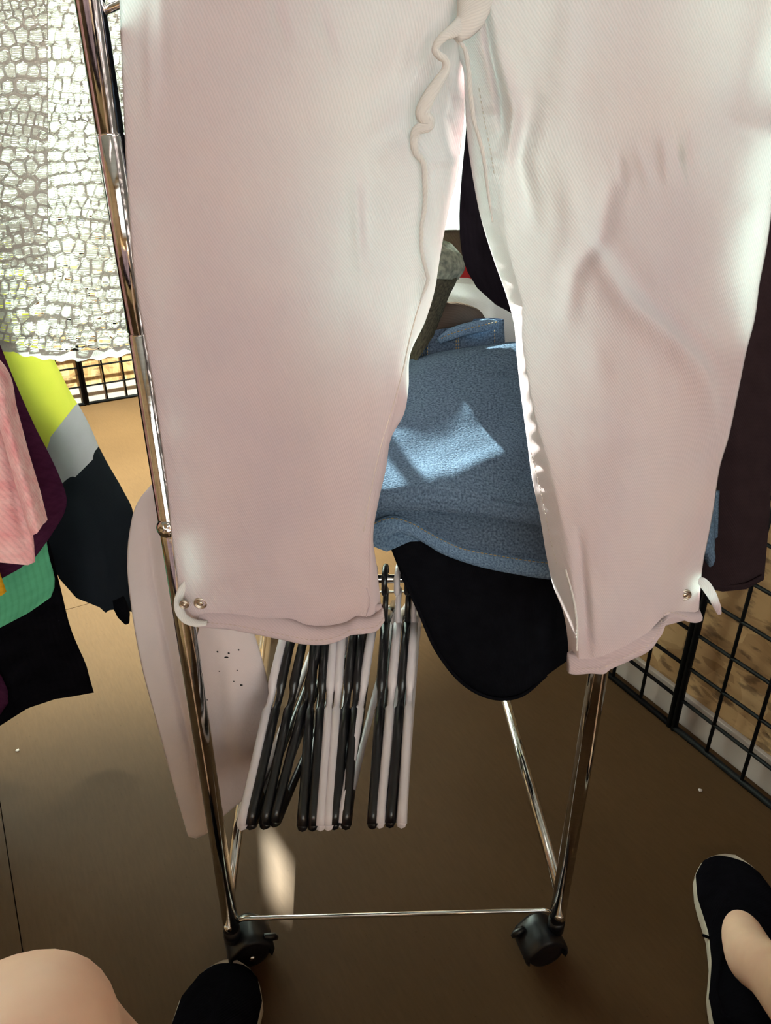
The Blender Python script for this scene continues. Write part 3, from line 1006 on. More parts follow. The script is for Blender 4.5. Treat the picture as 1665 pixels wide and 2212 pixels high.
L_folds = [
    ([(905, 620), (878, 760), (843, 930), (810, 1090), (786, 1200)], 24, -.013),
    ([(880, 300), (850, 420), (800, 620)], 40, .006), ([(862, 130), (880, 260)], 34, -.004), ([(985, 0), (915, 130), (850, 240)], 20, -.004), ([(870, 30), (800, 170)], 22, .004), ([(930, 40), (850, 230)], 18, .004),
    ([(900, 190), (800, 270)], 20, .005), ([(880, 300), (815, 350)], 18, .004), ([(768, 380), (778, 600)], 14, .005), ([(770, 605), (640, 640), (480, 700)], 20, -.0025), ([(775, 640), (720, 850), (690, 1100)], 60, .007),
    ([(640, 700), (560, 900), (480, 1120)], 80, -.004), ([(995, 160), (955, 250), (980, 320)], 18, -.010), ([(925, 350), (990, 348)], 9, .005), ([(965, 150), (1000, 230)], 14, .006), ([(320, 20), (325, 300)], 14, .003), ([(345, 0), (355, 240)], 14, -.003), ([(590, 0), (620, 90)], 12, .003), ([(690, 20), (720, 120)], 12, .003),
    ([(300, 350), (520, 330)], 16, -.0015), ([(430, 1290), (560, 1270), (660, 1285)], 26, .004), ([(560, 1300), (690, 1330), (780, 1300)], 24, -.005), ([(640, 1230), (740, 1260)], 26, -.003), ([(500, 1190), (620, 1160)], 30, .002),
]
leg_l = leg('leg', [L_left, L_ridge, L_inner], [(110, .016), (26, .004)], L_bot, .012, L_folds, 'pants', trousers)
leg_l['label'] = 'wide flat trouser leg on the left'

R_left = [(1012, -170, 0.608), (975, 0, 0.606), (968, 60, 0.612), (982, 100, 0.606), (1000, 150, 0.604), (1003, 200, 0.602), (1008, 290, 0.600), (1022, 390, 0.596), (1038, 470, 0.594), (1064, 555, 0.592), (1094, 640, 0.590), (1110, 700, 0.588), (1116, 770, 0.587), (1126, 860, 0.584), (1140, 965, 0.582), (1150, 1040, 0.580), (1165, 1110, 0.578), (1180, 1200, 0.575), (1195, 1265, 0.573), (1216, 1320, 0.557), (1226, 1380, 0.555), (1228, 1425, 0.554)]
R_ridge = [(1058, -170, .566), (1060, 0, .560), (1064, 60, .560), (1080, 150, .561), (1102, 220, .561), (1110, 270, .560), (1097, 330, .559), (1090, 400, .558), (1091, 490, .556), (1108, 575, .553), (1128, 650, .551), (1128, 730, .549), (1140, 810, .547), (1162, 920, .544), (1188, 1005, .541), (1206, 1085, .538), (1224, 1170, .534), (1236, 1240, .531), (1247, 1330, .528), (1252, 1410, .526)]
R_right = [(1800, -170, .595), (1735, 0, .593), (1712, 150, .592), (1690, 300, .591), (1668, 450, .590), (1655, 540, .590), (1641, 610, .590), (1630, 690, .590), (1612, 760, .590), (1592, 860, .590), (1574, 945, .590), (1556, 1005, .590), (1541, 1100, .590), (1530, 1160, .590), (1518, 1220, .590), (1512, 1280, .590), (1510, 1325, .590)]
R_bot = [(1228, 1428), (1252, 1424), (1300, 1418), (1350, 1396), (1400, 1366), (1432, 1332), (1460, 1320), (1510, 1325)]
R_folds = [
    ([(1325, 380), (1290, 520), (1235, 585), (1225, 680)], 22, -.007), ([(1280, 530), (1350, 640), (1460, 730), (1525, 800), (1545, 900)], 24, .009, .5), ([(1315, 520), (1400, 640), (1500, 720), (1560, 800)], 26, -.007),
    ([(1215, 340), (1240, 470), (1210, 600)], 30, .004), ([(1430, 300), (1440, 390)], 12, .004), ([(1460, 310), (1475, 400)], 10, -.004), ([(1490, 290), (1480, 350)], 12, .003), ([(1338, 330), (1345, 400)], 10, -.003), ([(1375, 320), (1400, 400)], 12, .003),
    ([(1150, 220), (1120, 340), (1150, 480)], 24, -.008), ([(1046, 20), (1060, 110), (1080, 200), (1086, 280)], 9, -.012), ([(1075, 120), (1112, 240), (1100, 340)], 14, .006), ([(1300, 830), (1280, 740)], 26, -.003), ([(1260, 950), (1440, 945)], 20, -.002), ([(1530, 1000), (1500, 1120), (1440, 1260)], 22, -.005), ([(1250, 1150), (1262, 1300), (1270, 1410)], 12, -.006),
    ([(1240, 0), (1210, 200)], 30, .005), ([(1560, 40), (1500, 200)], 40, .004), ([(1640, 80), (1560, 300)], 26, -.003), ([(1560, 250), (1640, 280)], 16, -.003), ([(1640, 420), (1560, 470)], 18, .003), ([(1380, 900), (1330, 1150)], 60, .004),
]
leg_r = leg('leg', [R_left, R_ridge, R_right], [(30, .006), (110, .020)], R_bot, .006, R_folds, 'pants', trousers, pucker={0: (.0042, 44, 90, 1260)}, seed=4.0)
leg_r['label'] = 'twisted trouser leg on the right with a puckered inner seam'

from mathutils.bvhtree import BVHTree
def skin_of(o):
    me = o.data
    return BVHTree.FromPolygons([v.co.copy() for v in me.vertices], [tuple(p.vertices) for p in me.polygons])
def on_skin(bv, px, py, lift=.0005, fallback=.55):
    o = Vector((0, 0, S)); d = (at(px, py, 1.0) - o).normalized()
    h = bv.ray_cast(o, d)
    return (h[0] - d * lift) if h[0] is not None else at(px, py, fallback)
bv_l, bv_r = skin_of(leg_l), skin_of(leg_r)
def draped(pts, bv, n, lift=.0005):
    return [on_skin(bv, p[0], p[1], lift) for p in resample(pts, n)]
obj('seam', tube_mesh('seam', draped([(921, 618), (905, 660), (884, 735), (870, 800), (846, 885), (822, 965), (803, 1050), (788, 1130), (785, 1148)], bv_l, 90, .0001), .0005, 6), 'thread_pale', leg_l)
obj('seam', tube_mesh('seam', draped([(792, 1270), (800, 1300), (790, 1335)], bv_l, 20, .0002), .0008, 6), 'pants', leg_l)
obj('seam', tube_mesh('seam', draped([(1222, 1230), (1238, 1290), (1246, 1350), (1246, 1405)], bv_r, 40, .0003), .0010, 6), 'pants_edge', leg_r)
stitches('stitching', draped([(1146, 975), (1165, 1050), (1178, 1110), (1190, 1170), (1205, 1225)], bv_r, 60, .0006), 'thread_pale', leg_r, .0026, .0014, .0004)
stitches('stitching', draped([(1034, 190), (1046, 260), (1058, 320), (1068, 380)], bv_r, 50, .0006), 'thread_pale', leg_r, .0026, .0014, .0004)
# seam ridge of the left leg, twisting knot at the crotch
def px_tube(name, pts, r, mat, parent, seg=10, n=None, flat=None):
    return obj(name, tube_mesh(name, [at(*p) for p in pts], r, seg, n, flat=flat), mat, parent)
px_tube('seam_ridge', [(1010, 30, .565), (985, 62, .552), (962, 76, .545), (946, 92, .543), (940, 108, .543), (948, 120, .543), (962, 130, .545), (962, 152, .546), (945, 180, .545), (925, 212, .544), (912, 245, .544), (926, 262, .545), (922, 272, .545), (902, 280, .545), (894, 300, .546), (899, 330, .546), (915, 352, .547), (918, 400, .548), (918, 440, .549), (911, 490, .549), (911, 540, .549), (922, 590, .549), (924, 606, .549), (908, 650, .551)],
        [.003, .0045, .0045, .003, .0024, .0024, .003, .0040, .0045, .0048, .004, .003, .0025, .0022, .0020, .002, .0018, .0016, .0015, .0015, .0015, .0015, .0014, .0008], 'pants_edge', trousers, 10, 150)
px_tube('seam_ridge', [(985, 84, .555), (1003, 105, .553), (1012, 150, .552), (1016, 200, .552), (1024, 260, .553), (1038, 310, .554), (1046, 350, .555), (1052, 400, .556), (1064, 480, .557)], [.0012, .0016, .0016, .0015, .0014, .0013, .0012, .0010, .0006], 'pants_edge', trousers, 8, 60)
px_tube('crotch_fold', [(1040, -120, .575), (1032, -40, .568), (1022, 20, .562), (1008, 55, .556), (985, 80, .552)], [.012, .013, .0125, .009, .004], 'pants_edge', trousers, 16, 40)
# hips and waistband above the crotch
hips = garment('hip_panel', [(210, -1080, .585), (235, -600, .58), (252, -150, .578), (256, -90, .577)], [(1830, -1080, .60), (1815, -600, .598), (1790, -150, .595), (1770, -90, .594)], 'pants', trousers, bulge=.035, back=.03, nu=80, nv=60)
garment('waistband', [(205, -1230, .583), (207, -1075, .583)], [(1835, -1230, .598), (1833, -1075, .598)], 'pants', trousers, bulge=.037, back=.032, nu=60, nv=10)

def cuff(name, top, bot, hds, bulge, back, parent, n=90):
    T_, B2 = np.array(top, float), np.array(bot, float)
    x0, x1 = max(T_[0, 0], B2[0, 0]), min(T_[-1, 0], B2[-1, 0])
    ts = resample(T_, n); bs = resample(B2, n)
    ring = []
    for i in range(n):
        u = i / (n - 1)
        hd = hds[0] * (1 - u) + hds[1] * u - bulge * math.sin(math.pi * u) ** .8 / S
        a = at(ts[i][0], ts[i][1], hd); b = at(bs[i][0], bs[i][1], hd)
        th = .0085 + .002 * nz(u * 9, 3.1)
        ring.append([a + Vector((0, .002, .001)), a + Vector((0, -th * .5, -.0005)), a * .75 + b * .25 + Vector((0, -th, 0)), a * .3 + b * .7 + Vector((0, -th, 0)), b + Vector((0, -th * .5, 0)), b + Vector((0, .001, -.001)), a * .3 + b * .7 + Vector((0, .003, 0)), a * .75 + b * .25 + Vector((0, .003, 0))])
    a_r, b_r = at(ts[-1][0], ts[-1][1], hds[1]), at(bs[-1][0], bs[-1][1], hds[1])
    a_l, b_l = at(ts[0][0], ts[0][1], hds[0]), at(bs[0][0], bs[0][1], hds[0])
    for i in range(1, n):
        u = i / n
        a = a_r.lerp(a_l, u); b = b_r.lerp(b_l, u)
        o = Vector((0, back * math.sin(math.pi * u) ** .7, 0)); a = a + o; b = b + o
        th = .0045
        e = Vector((0, 1, 0))
        ring.append([a - e * .002, a + e * th * .5, a * .75 + b * .25 + e * th, a * .3 + b * .7 + e * th, b + e * th * .5, b - e * .001, a * .3 + b * .7 - e * .003, a * .75 + b * .25 - e * .003])
    G = np.array([[tuple(v) for v in r] for r in ring])
    return obj(name, grid_mesh(name, G, closed_u=True, closed_v=True), 'pants', parent), ts, bs
cf_l, ts, bs = cuff('rolled_cuff', [(432, 1322), (440, 1318), (500, 1322), (550, 1328), (620, 1338), (665, 1354), (700, 1357), (745, 1349), (770, 1336), (795, 1336), (815, 1326), (828, 1308)],
     [(430, 1350), (445, 1350), (500, 1355), (560, 1366), (620, 1378), (665, 1387), (700, 1387), (735, 1378), (758, 1366), (790, 1363), (815, 1356), (831, 1335)], (.553, .552), .015, .010, trousers)
stitches('stitching', [at(p[0], p[1] - 5, (.553) - (.015 * math.sin(math.pi * i / 89) ** .8 + .0098) / S) for i, p in enumerate(bs)], 'thread_pale', cf_l, .0028, .0016, .0004)
cf_r, ts, bs = cuff('rolled_cuff', [(1226, 1414), (1240, 1414), (1265, 1413), (1292, 1408), (1310, 1390), (1345, 1370), (1385, 1359), (1412, 1352), (1430, 1336), (1448, 1312), (1500, 1322), (1511, 1318)],
     [(1225, 1448), (1240, 1451), (1270, 1449), (1300, 1450), (1316, 1440), (1350, 1424), (1385, 1408), (1408, 1392), (1422, 1368), (1440, 1328), (1490, 1339), (1510, 1334)], (.532, .590), .015, .010, trousers)
stitches('stitching', [at(p[0], p[1] - 5, .532 + (.590 - .532) * i / 89 - (.015 * math.sin(math.pi * i / 89) ** .8 + .0098) / S) for i, p in enumerate(bs[6:84])], 'thread_pale', cf_r, .0028, .0016, .0004)

def snap(px, py, hd, parent, r=.0062):
    """press stud: ring, dished plate and centre pin, facing the viewer"""
    c = on_skin(hd, px, py, .0004) if not isinstance(hd, float) else at(px, py, hd)
    n = 20
    prof = [(1.0, -.001), (.99, .0008), (.86, .0013), (.73, .0008), (.68, .0000), (.46, .0000), (.42, .0010), (.30, .0016), (.12, .0018), (.0, .0018)]
    V, Fc = [], []
    for rr, h in prof:
        for k in range(n):
            a = 2 * math.pi * k / n
            V.append((c.x + math.cos(a) * rr * r, c.y - h, c.z + math.sin(a) * rr * r * .95))
    for j in range(len(prof) - 1):
        for k in range(n):
            k2 = (k + 1) % n; Fc.append((j * n + k, j * n + k2, (j + 1) * n + k2, (j + 1) * n + k))
    o = obj('press_stud', mesh_of('press_stud', V, Fc), 'snap_metal', parent)
    o['label'] = 'small metal press stud'
    return o
snap(433, 1303, bv_l, trousers, .0062)
snap(1479, 1285, bv_r, trousers, .0062)
tab_l = px_tube('cuff_tab', [(404, 1254, .556), (392, 1275, .551), (386, 1300, .547), (389, 1322, .543), (402, 1338, .540), (424, 1346, .538), (446, 1346, .537)], [.003, .0042, .005, .005, .0048, .0044, .003], 'pants_edge', trousers, 10, 50, .5)
tab_l['label'] = 'loose buttoned cuff strap'
snap(398, 1306, .5395, tab_l, .0045)
tab_r = px_tube('cuff_tab', [(1508, 1252, .588), (1520, 1260, .585), (1534, 1280, .582), (1544, 1300, .581), (1551, 1318, .580), (1553, 1326, .580)], [.004, .0055, .005, .0042, .0038, .002], 'pants', trousers, 10, 40, .6)
tab_r['label'] = 'unbuttoned cuff strap sticking out'
# top-stitched side of the left leg
px_s = [(924, 612), (908, 655), (886, 735), (873, 800), (850, 885), (826, 965), (806, 1050), (790, 1140), (784, 1145)]

# clip hanger that carries the trousers on the rack's end rail
hg = empty('clip_hanger', Z((pl + pr) / 2, RTOP), 'metal clip hanger holding the pale trousers by the waistband', 'hanger')
wz = at(1000, -1200, .575)
mid = (pl + pr) / 2
obj('hook', tube_mesh('hook', [Vector((mid.x, mid.y + .02, RTOP + .004)), Vector((mid.x, mid.y + .012, RTOP + .014)), Vector((mid.x, mid.y, RTOP + .0125)), Vector((mid.x, mid.y - .016, RTOP + .004)), Vector((mid.x, mid.y - .024, RTOP - .015)), Vector((mid.x, wz.y, wz.z + .035))], .002, 8, 30), 'chrome', hg)
obj('bar', tube_mesh('bar', [Vector((mid.x - .17, wz.y, wz.z + .035)), Vector((mid.x + .17, wz.y, wz.z + .035))], .003, 8), 'chrome', hg)
for s in (-1, 1):
    me = box_mesh('clip', .03, .022, .05, .004)
    o = obj('clip', me, 'black_plastic', None); o.location = (mid.x + s * .13, wz.y - .012, wz.z + .018)
    o.parent = hg; o.matrix_parent_inverse = hg.matrix_world.inverted()

# ================================================================== folded light-blue jeans
jeans = empty('folded_jeans', at(1000, 1180, .72), 'light blue denim jeans folded in a stack between the trouser legs', 'jeans')
cols = [780, 860, 940, 1020, 1110, 1220, 1380, 1550]
edge_b = [808, 784, 766, 752, 742, 736, 736, 745]
edge_f = [1066, 1064, 1066, 1074, 1088, 1105, 1130, 1155]
gj = fold_field([([(860, 880), (960, 800), (1080, 770)], 30, .006), ([(900, 1000), (1000, 960), (1130, 920)], 30, -.004), ([(1060, 835), (1200, 845)], 14, -.008), ([(830, 930), (900, 890)], 24, -.004), ([(870, 1060), (980, 1045), (1150, 990)], 24, .006), ([(1080, 1090), (1150, 1020)], 14, -.004)])
rows = []
hd_b, hd_f = .93, .665
NV = 90
for j in range(NV):
    t = j / (NV - 1)
    r = []
    for px in np.linspace(cols[0], cols[-1], 110):
        yb = np.interp(px, cols, edge_b); yf = np.interp(px, cols, edge_f)
        u = (px - cols[0]) / (cols[-1] - cols[0])
        if t < .8:
            s = t / .8
            hd = hd_b + (hd_f - hd_b) * s
            a, b = at(px, yb, hd_b), at(px, yf, hd_f)
            p = a.lerp(b, s)
            # keep the pixel column while moving along the sheet
            p.z += .012 * math.sin(math.pi * s) ** .8 * (1 - .4 * s)
            pyy = yb + (yf - yb) * s
            p.z += gj(px, pyy) + .0025 * nz(px / 80, pyy / 60, 2)
            p.z -= .008 * max(0, (s - .9) / .1) ** 2 * 0
        else:
            s = (t - .8) / .2
            b = at(px, yf, hd_f)
            ang = math.pi * min(1, s * 1.6)
            rad = .010
            p = b + Vector((0, rad * .3 - rad * .9 * math.sin(ang) + max(0, s - .62) * .25, -rad * (1 - math.cos(ang))))
        edge = min(u, 1 - u)
        p.z -= .02 * max(0, 1 - edge / .04) ** 2
        r.append(tuple(p))
    rows.append(r)
top = obj('folded_leg', grid_mesh('folded_leg', np.array(rows)), 'denim', jeans)
solidify(top, .002)
hem_b = [(806, 1162), (830, 1156), (860, 1148), (890, 1156), (925, 1176), (960, 1196), (1030, 1220), (1110, 1237), (1200, 1250), (1400, 1262), (1548, 1160)]
hem_s = [(808, 1128), (830, 1119), (855, 1117), (890, 1128), (925, 1148), (960, 1166), (1000, 1183), (1060, 1195), (1170, 1212), (1300, 1222), (1400, 1228)]
lo = garment('hem_leg', [(800, 1040, .702), (800, 1080, .692), (803, 1120, .686), (806, 1160, .682)], [(1552, 1060, .71), (1550, 1100, .702), (1548, 1165, .697)], 'denim', jeans, bulge=.012, back=.05, nu=110, nv=60, bottom=hem_b,
             folds=[([(1120, 1190), (1125, 1230)], 10, .002), ([(1060, 1170), (1070, 1215)], 10, -.002), ([(1150, 1190), (1160, 1235)], 10, -.002), ([(1000, 1150), (1010, 1190)], 10, .002), ([(960, 1120), (1100, 1150)], 24, .003)])
solidify(lo, .002)
def over(pts, n=60):
    return resample(pts, n)
def hem_hd(px):
    u = (px - 802) / 748
    return .684 - .0045 / S + (.697 - .682) * u - .012 * math.sin(math.pi * max(.0, min(1, u))) ** .75 / S
hb = over(hem_b[:10], 80); hs = over(hem_s, 80)
ringv = []
for i in range(80):
    a = at(hs[i][0], hs[i][1], hem_hd(hs[i][0])); b = at(hb[i][0], hb[i][1], hem_hd(hb[i][0]))
    th = Vector((0, -.0025, 0))
    ringv.append([tuple(v) for v in (a + Vector((0, .003, 0)), a + th * .6, a.lerp(b, .3) + th, a.lerp(b, .75) + th, b + th * .5 + Vector((0, 0, -.001)), b + Vector((0, .004, -.001)))])
hemband = obj('hem_band', grid_mesh('hem_band', np.array(ringv)), 'denim_hem', jeans)
stitches('stitching', [at(p[0], p[1] + 3, hem_hd(p[0]) - .0042 / S) for p in hs], 'thread_gold', hemband, .0034, .0014, .00055)
inner = garment('hem_leg', [(800, 1130, .695), (800, 1175, .69)], [(1000, 1130, .70), (1000, 1165, .70)], 'denim_hem', jeans, bulge=.004, back=.02, nu=40, nv=16, bottom=[(800, 1178), (835, 1192), (885, 1170), (1000, 1165)])
# waistband with belt loop at the back of the stack
wb = garment('waistband', [(880, 722, .965), (884, 800, .945)], [(1088, 690, .965), (1092, 770, .945)], 'denim', jeans, bulge=.012, back=.03, nu=50, nv=24)
def wpt(px, py):
    u = (px - 880) / 208
    return at(px, py, .956 - .012 * math.sin(math.pi * max(0, min(1, u))) ** .75 / S - .009)
lp = obj('belt_loop', tube_mesh('belt_loop', [wpt(948, 738), wpt(958, 730), wpt(990, 716), wpt(1030, 706), wpt(1062, 700), wpt(1076, 702)], [.004, .0078, .008, .008, .0078, .004], 10, 40, flat=.6), 'denim_hem', jeans)
stitches('stitching', [wpt(952 + 120 * k / 30, 733 - 36 * (k / 30) ** .7) - Vector((0, .0078, -.003)) for k in range(31)], 'thread_gold', lp, .003, .0015, .0006)
for x in (913, 923, 985, 990, 1068):
    stitches('stitching', [wpt(x, 712 + k * 6) - Vector((0, .0015, 0)) for k in range(12)], 'thread_gold', wb, .003, .0015, .0006)
px_tube('side_seam', [(922, 708, .949), (926, 780, .938)], .0016, 'denim', wb, 6, 8)

# ================================================================== other clothes on the rack
t = empty('black_trousers', at(1060, 1180, .69), 'black cloth garment hanging in a rounded loop under the folded jeans', 'garment')
bk = garment('body', [(838, 1165, .708), (868, 1240, .704), (905, 1320, .700), (940, 1400, .697), (985, 1462, .694)], [(1290, 1150, .715), (1280, 1250, .715), (1262, 1340, .708), (1226, 1425, .70)], 'black_cloth', t, bulge=.02, back=.04, nu=80, nv=90,
        bottom=[(985, 1462), (1030, 1496), (1080, 1510), (1130, 1500), (1180, 1458), (1226, 1425)], folds=[([(1150, 1240), (1165, 1400)], 14, .008), ([(1190, 1260), (1185, 1420)], 14, -.008), ([(880, 1240), (960, 1400), (1060, 1470)], 14, .003)])
solidify(bk, .002)
px_tube('hem', [(868, 1240, .697), (905, 1320, .692), (940, 1400, .687), (985, 1462, .680), (1030, 1496, .675), (1080, 1510, .673), (1130, 1500, .677), (1180, 1458, .687)], .0022, 'black_cloth', t, 8, 60)

t = empty('black_garment', at(1150, 600, .72), 'black garment hanging behind the gap between the pale trouser legs', 'garment')
garment('body', [(1015, -900, .72), (1010, 0, .72), (1006, 280, .72), (997, 380, .72), (992, 480, .72), (1000, 560, .72), (1010, 588, .72)], [(1130, -900, .73), (1118, 0, .73), (1122, 400, .73), (1150, 640, .73), (1170, 700, .73)], 'black_velvet', t, bulge=.012, back=.03, nu=60, nv=100,
        bottom=[(1010, 588), (1030, 622), (1070, 658), (1100, 674), (1140, 700), (1170, 710)])
t = empty('sun_block_trousers', at(1280, 900, .70), 'unseen charcoal trousers added to block sun behind the right pale trouser leg', 'trousers')  # hidden cloth added to shade the middle of the right leg
garment('folded_leg', [(1080, -900, .67), (1072, 0, .67), (1078, 200, .67), (1092, 300, .67), (1112, 500, .67), (1125, 700, .67), (1215, 1045, .67)], [(1290, -900, .68), (1290, 0, .68), (1350, 300, .68), (1440, 560, .68), (1480, 700, .68), (1470, 1045, .68)], 'jacket_dark', t, bulge=.005, back=.012, nu=40, nv=80)
t = empty('sun_block_coat', at(560, 900, .67), 'unseen dark grey coat added to block sun behind the left pale trouser leg', 'coat')  # hidden cloth added to keep backlight off most of the left leg
garment('body', [(300, -900, .66), (300, 0, .66), (310, 300, .66), (345, 600, .66), (380, 1010, .66), (400, 1190, .66)], [(690, -900, .665), (690, 0, .665), (705, 150, .665), (690, 300, .665), (680, 470, .665), (765, 620, .665), (805, 760, .665), (790, 1010, .665), (770, 1190, .665)], 'jacket_dark', t, bulge=.006, back=.02, nu=50, nv=90)
tag(garment('sun_block_scarf', [(795, -900, .655), (800, 0, .655), (805, 200, .655), (812, 430, .655)], [(880, -900, .66), (885, 0, .66), (880, 200, .66), (872, 430, .66)], 'navy', None, bulge=.004, back=.008, nu=20, nv=40), 'unseen navy scarf added to block sun behind the inner edge of the left pale trouser leg', 'scarf')  # hidden strip added to darken the left leg's inner panel
t = empty('sun_block_shirt', at(815, 600, 1.0), 'unseen navy shirt added in the middle of the rack to block sun from the right pale trouser leg', 'shirt')  # hidden cloth added to stop sun reaching the middle of the right leg
garment('body', [(742, -60, 1.0), (745, 200, 1.0), (748, 525, 1.0)], [(885, -60, 1.0), (888, 200, 1.0), (886, 525, 1.0)], 'navy', t, bulge=.012, back=.03, nu=30, nv=50)
hx = at(815, -50, 1.0)
rod('cross_rod', Z(pl + RD * (1.0 * S - pl.y), RTOP), Z(pr + RD * (1.0 * S - pl.y), RTOP), .006)  # rod added only to carry the sun-blocking shirt
obj('hanger', tube_mesh('hanger', [Vector((hx.x, hx.y - .012, RTOP + .004)), Vector((hx.x, hx.y, RTOP + .009)), Vector((hx.x, hx.y + .012, RTOP)), Vector((hx.x, hx.y + .006, RTOP - .03)), Vector((hx.x, hx.y, hx.z + .03)), Vector((hx.x, hx.y, hx.z - .02))], .002, 8, 30), 'black_plastic', t)
t = empty('brown_trousers', at(1590, 1270, .73), 'dark brown trouser leg hanging to the right of the pale trousers', 'trousers')
bw = garment('leg', [(1480, -700, .73), (1490, 0, .73), (1505, 600, .73), (1512, 900, .73), (1510, 1100, .73), (1508, 1268, .73)], [(1790, -700, .74), (1740, 0, .74), (1690, 400, .74), (1668, 650, .74), (1667, 900, .74), (1662, 1080, .74), (1648, 1252, .74)], 'brown_dark', t, bulge=.02, back=.035, nu=60, nv=110,
        bottom=[(1508, 1268), (1560, 1277), (1610, 1272), (1648, 1252)], folds=[([(1600, 600), (1590, 1200)], 20, .004)])
solidify(bw, .002)
px_tube('hem', [(1512, 1258, .722), (1560, 1266, .716), (1610, 1262, .717), (1645, 1244, .73)], .0018, 'brown_dark', t, 8, 30)

t = empty('white_cloth', at(1080, 760, 1.06), 'white cotton garment lying behind the folded jeans', 'garment')
wc = garment('body', [(925, 606, 1.14), (930, 640, 1.10), (940, 700, 1.07), (950, 820, 1.05)], [(1300, 640, 1.14), (1300, 680, 1.10), (1300, 720, 1.07), (1300, 830, 1.05)], 'white_cloth', t, bulge=.03, back=.06, nu=60, nv=50, folds=[([(980, 660), (1060, 680)], 12, -.006), ([(1000, 640), (1080, 655)], 10, .005), ([(1050, 760), (1070, 650)], 14, .01)])
t = empty('olive_trousers', at(960, 720, 1.0), 'washed olive denim trousers rolled over behind the blue jeans', 'trousers')
garment('folded_leg', [(860, 560, 1.0), (862, 620, .985), (866, 700, .975), (872, 820, .965)], [(985, 562, 1.0), (988, 600, .985), (970, 640, .975), (940, 720, .965)], 'olive', t, bulge=.05, back=.05, nu=40, nv=40, folds=[([(900, 640), (980, 600)], 10, -.006), ([(900, 580), (1000, 590)], 8, .005)])
garment('waist_fold', [(870, 524, 1.03), (872, 548, 1.01), (874, 578, 1.0), (876, 600, .995)], [(975, 526, 1.03), (1000, 556, 1.01), (1004, 580, 1.0), (990, 604, .995)], 'olive_pale', t, bulge=.058, back=.04, nu=40, nv=30, folds=[([(900, 545), (990, 560)], 5, -.004), ([(900, 565), (1000, 580)], 5, -.004)])
t = empty('taupe_sweater', at(980, 720, .99), 'taupe knit sleeve tucked beside the white garment', 'garment')
px_tube('sleeve', [(900, 720, .985), (940, 700, .985), (975, 682, .99), (1005, 682, 1.0), (1030, 692, 1.01), (1036, 706, 1.015)], [.03, .026, .02, .016, .014, .008], 'taupe', t, 14, 40)
tag(garment('sun_block_sweater', [(640, 590, 1.02), (640, 615, 1.0), (645, 700, .99), (650, 880, .98)], [(888, 588, 1.03), (890, 615, 1.01), (890, 700, 1.0), (890, 880, .99)], 'taupe', None, bulge=.03, back=.05, nu=40, nv=40), 'unseen folded taupe sweater added to keep sun off the back of the blue jeans', 'sweater')  # hidden pile added so sun reaches only the front edge of the jeans
tag(garment('red_garment', [(955, 566, 1.2), (956, 600, 1.2), (958, 690, 1.2)], [(1250, 570, 1.22), (1250, 600, 1.22), (1250, 690, 1.22)], 'red', None, bulge=.03, back=.04, nu=30, nv=20), 'red cotton garment showing behind the rolled olive trousers', 'garment')
tag(garment('brown_shirt', [(870, 503, 1.28), (872, 540, 1.27), (880, 640, 1.26)], [(1200, 505, 1.28), (1200, 540, 1.27), (1200, 640, 1.26)], 'taupe', None, bulge=.03, back=.04, nu=40, nv=20), 'dark brown shirt lying farthest back under the window', 'shirt')

t = empty('blush_sweatpants', at(450, 1800, .70), 'pale blush fleece trouser leg hanging behind the left chrome post', 'trousers')
bl = garment('leg', [(345, 1030, .70), (300, 1085, .70), (282, 1150, .70), (277, 1220, .70), (284, 1300, .70), (308, 1440, .70), (340, 1560, .70), (378, 1700, .70), (408, 1802, .70)],
        [(470, 1030, .70), (495, 1120, .70), (515, 1230, .70), (535, 1330, .70), (560, 1410, .70), (578, 1490, .70), (574, 1550, .70), (548, 1620, .70), (522, 1722, .70)], 'blush', t, bulge=.03, back=.02, nu=80, nv=140,
        bottom=[(408, 1806), (425, 1810), (448, 1800), (470, 1772), (522, 1728)], folds=[([(322, 1120), (335, 1250), (370, 1420), (400, 1560), (440, 1700)], 12, -.012), ([(345, 1120), (365, 1300), (410, 1500)], 16, .008), ([(455, 1350), (480, 1560), (500, 1700)], 22, -.010)])
solidify(bl, .0025)
bv_b = skin_of(bl)
fl_v, fl_f = [], []
for px, py, w, h in ((470, 1408, 3, 3), (489, 1420, 6, 3), (494, 1411, 3, 3), (474, 1450, 3, 2), (512, 1448, 2, 2), (520, 1480, 6, 3), (447, 1512, 3, 2), (515, 1404, 3, 3), (505, 1472, 2, 2)):
    c = on_skin(bv_b, px, py, .0018)
    k0 = len(fl_v)
    for q in range(7):
        a = 2 * math.pi * q / 7
        fl_v.append((c.x + math.cos(a) * w * .00045, c.y, c.z + math.sin(a) * h * .00045))
    fl_v.append((c.x, c.y - .0005, c.z))
    fl_f += [(k0 + q, k0 + (q + 1) % 7, k0 + 7) for q in range(7)]
stuff(obj('lint_specks', mesh_of('lint_specks', fl_v, fl_f), 'dark_gap', bl))

# ================================================================== second clothes rail and its clothes, left
rail2 = empty('clothes_rail', (-.72, .85, 0), 'black floor-standing rail carrying the coloured clothes at the left edge', 'clothes rack')
rod2 = lambda n_, a, b, r: obj(n_, tube_mesh(n_, [a, b], r, 12), 'wire_black', rail2)
RX = -.86
rod2('rail', Vector((RX, .2, 1.5)), Vector((RX, 1.28, 1.5)), .013)
for y in (.2, 1.28):
    rod2('post', Vector((RX, y, .03)), Vector((RX, y, 1.5)), .013)
    rod2('foot', Vector((RX - .22, y, .015)), Vector((RX + .10, y, .015)), .014)

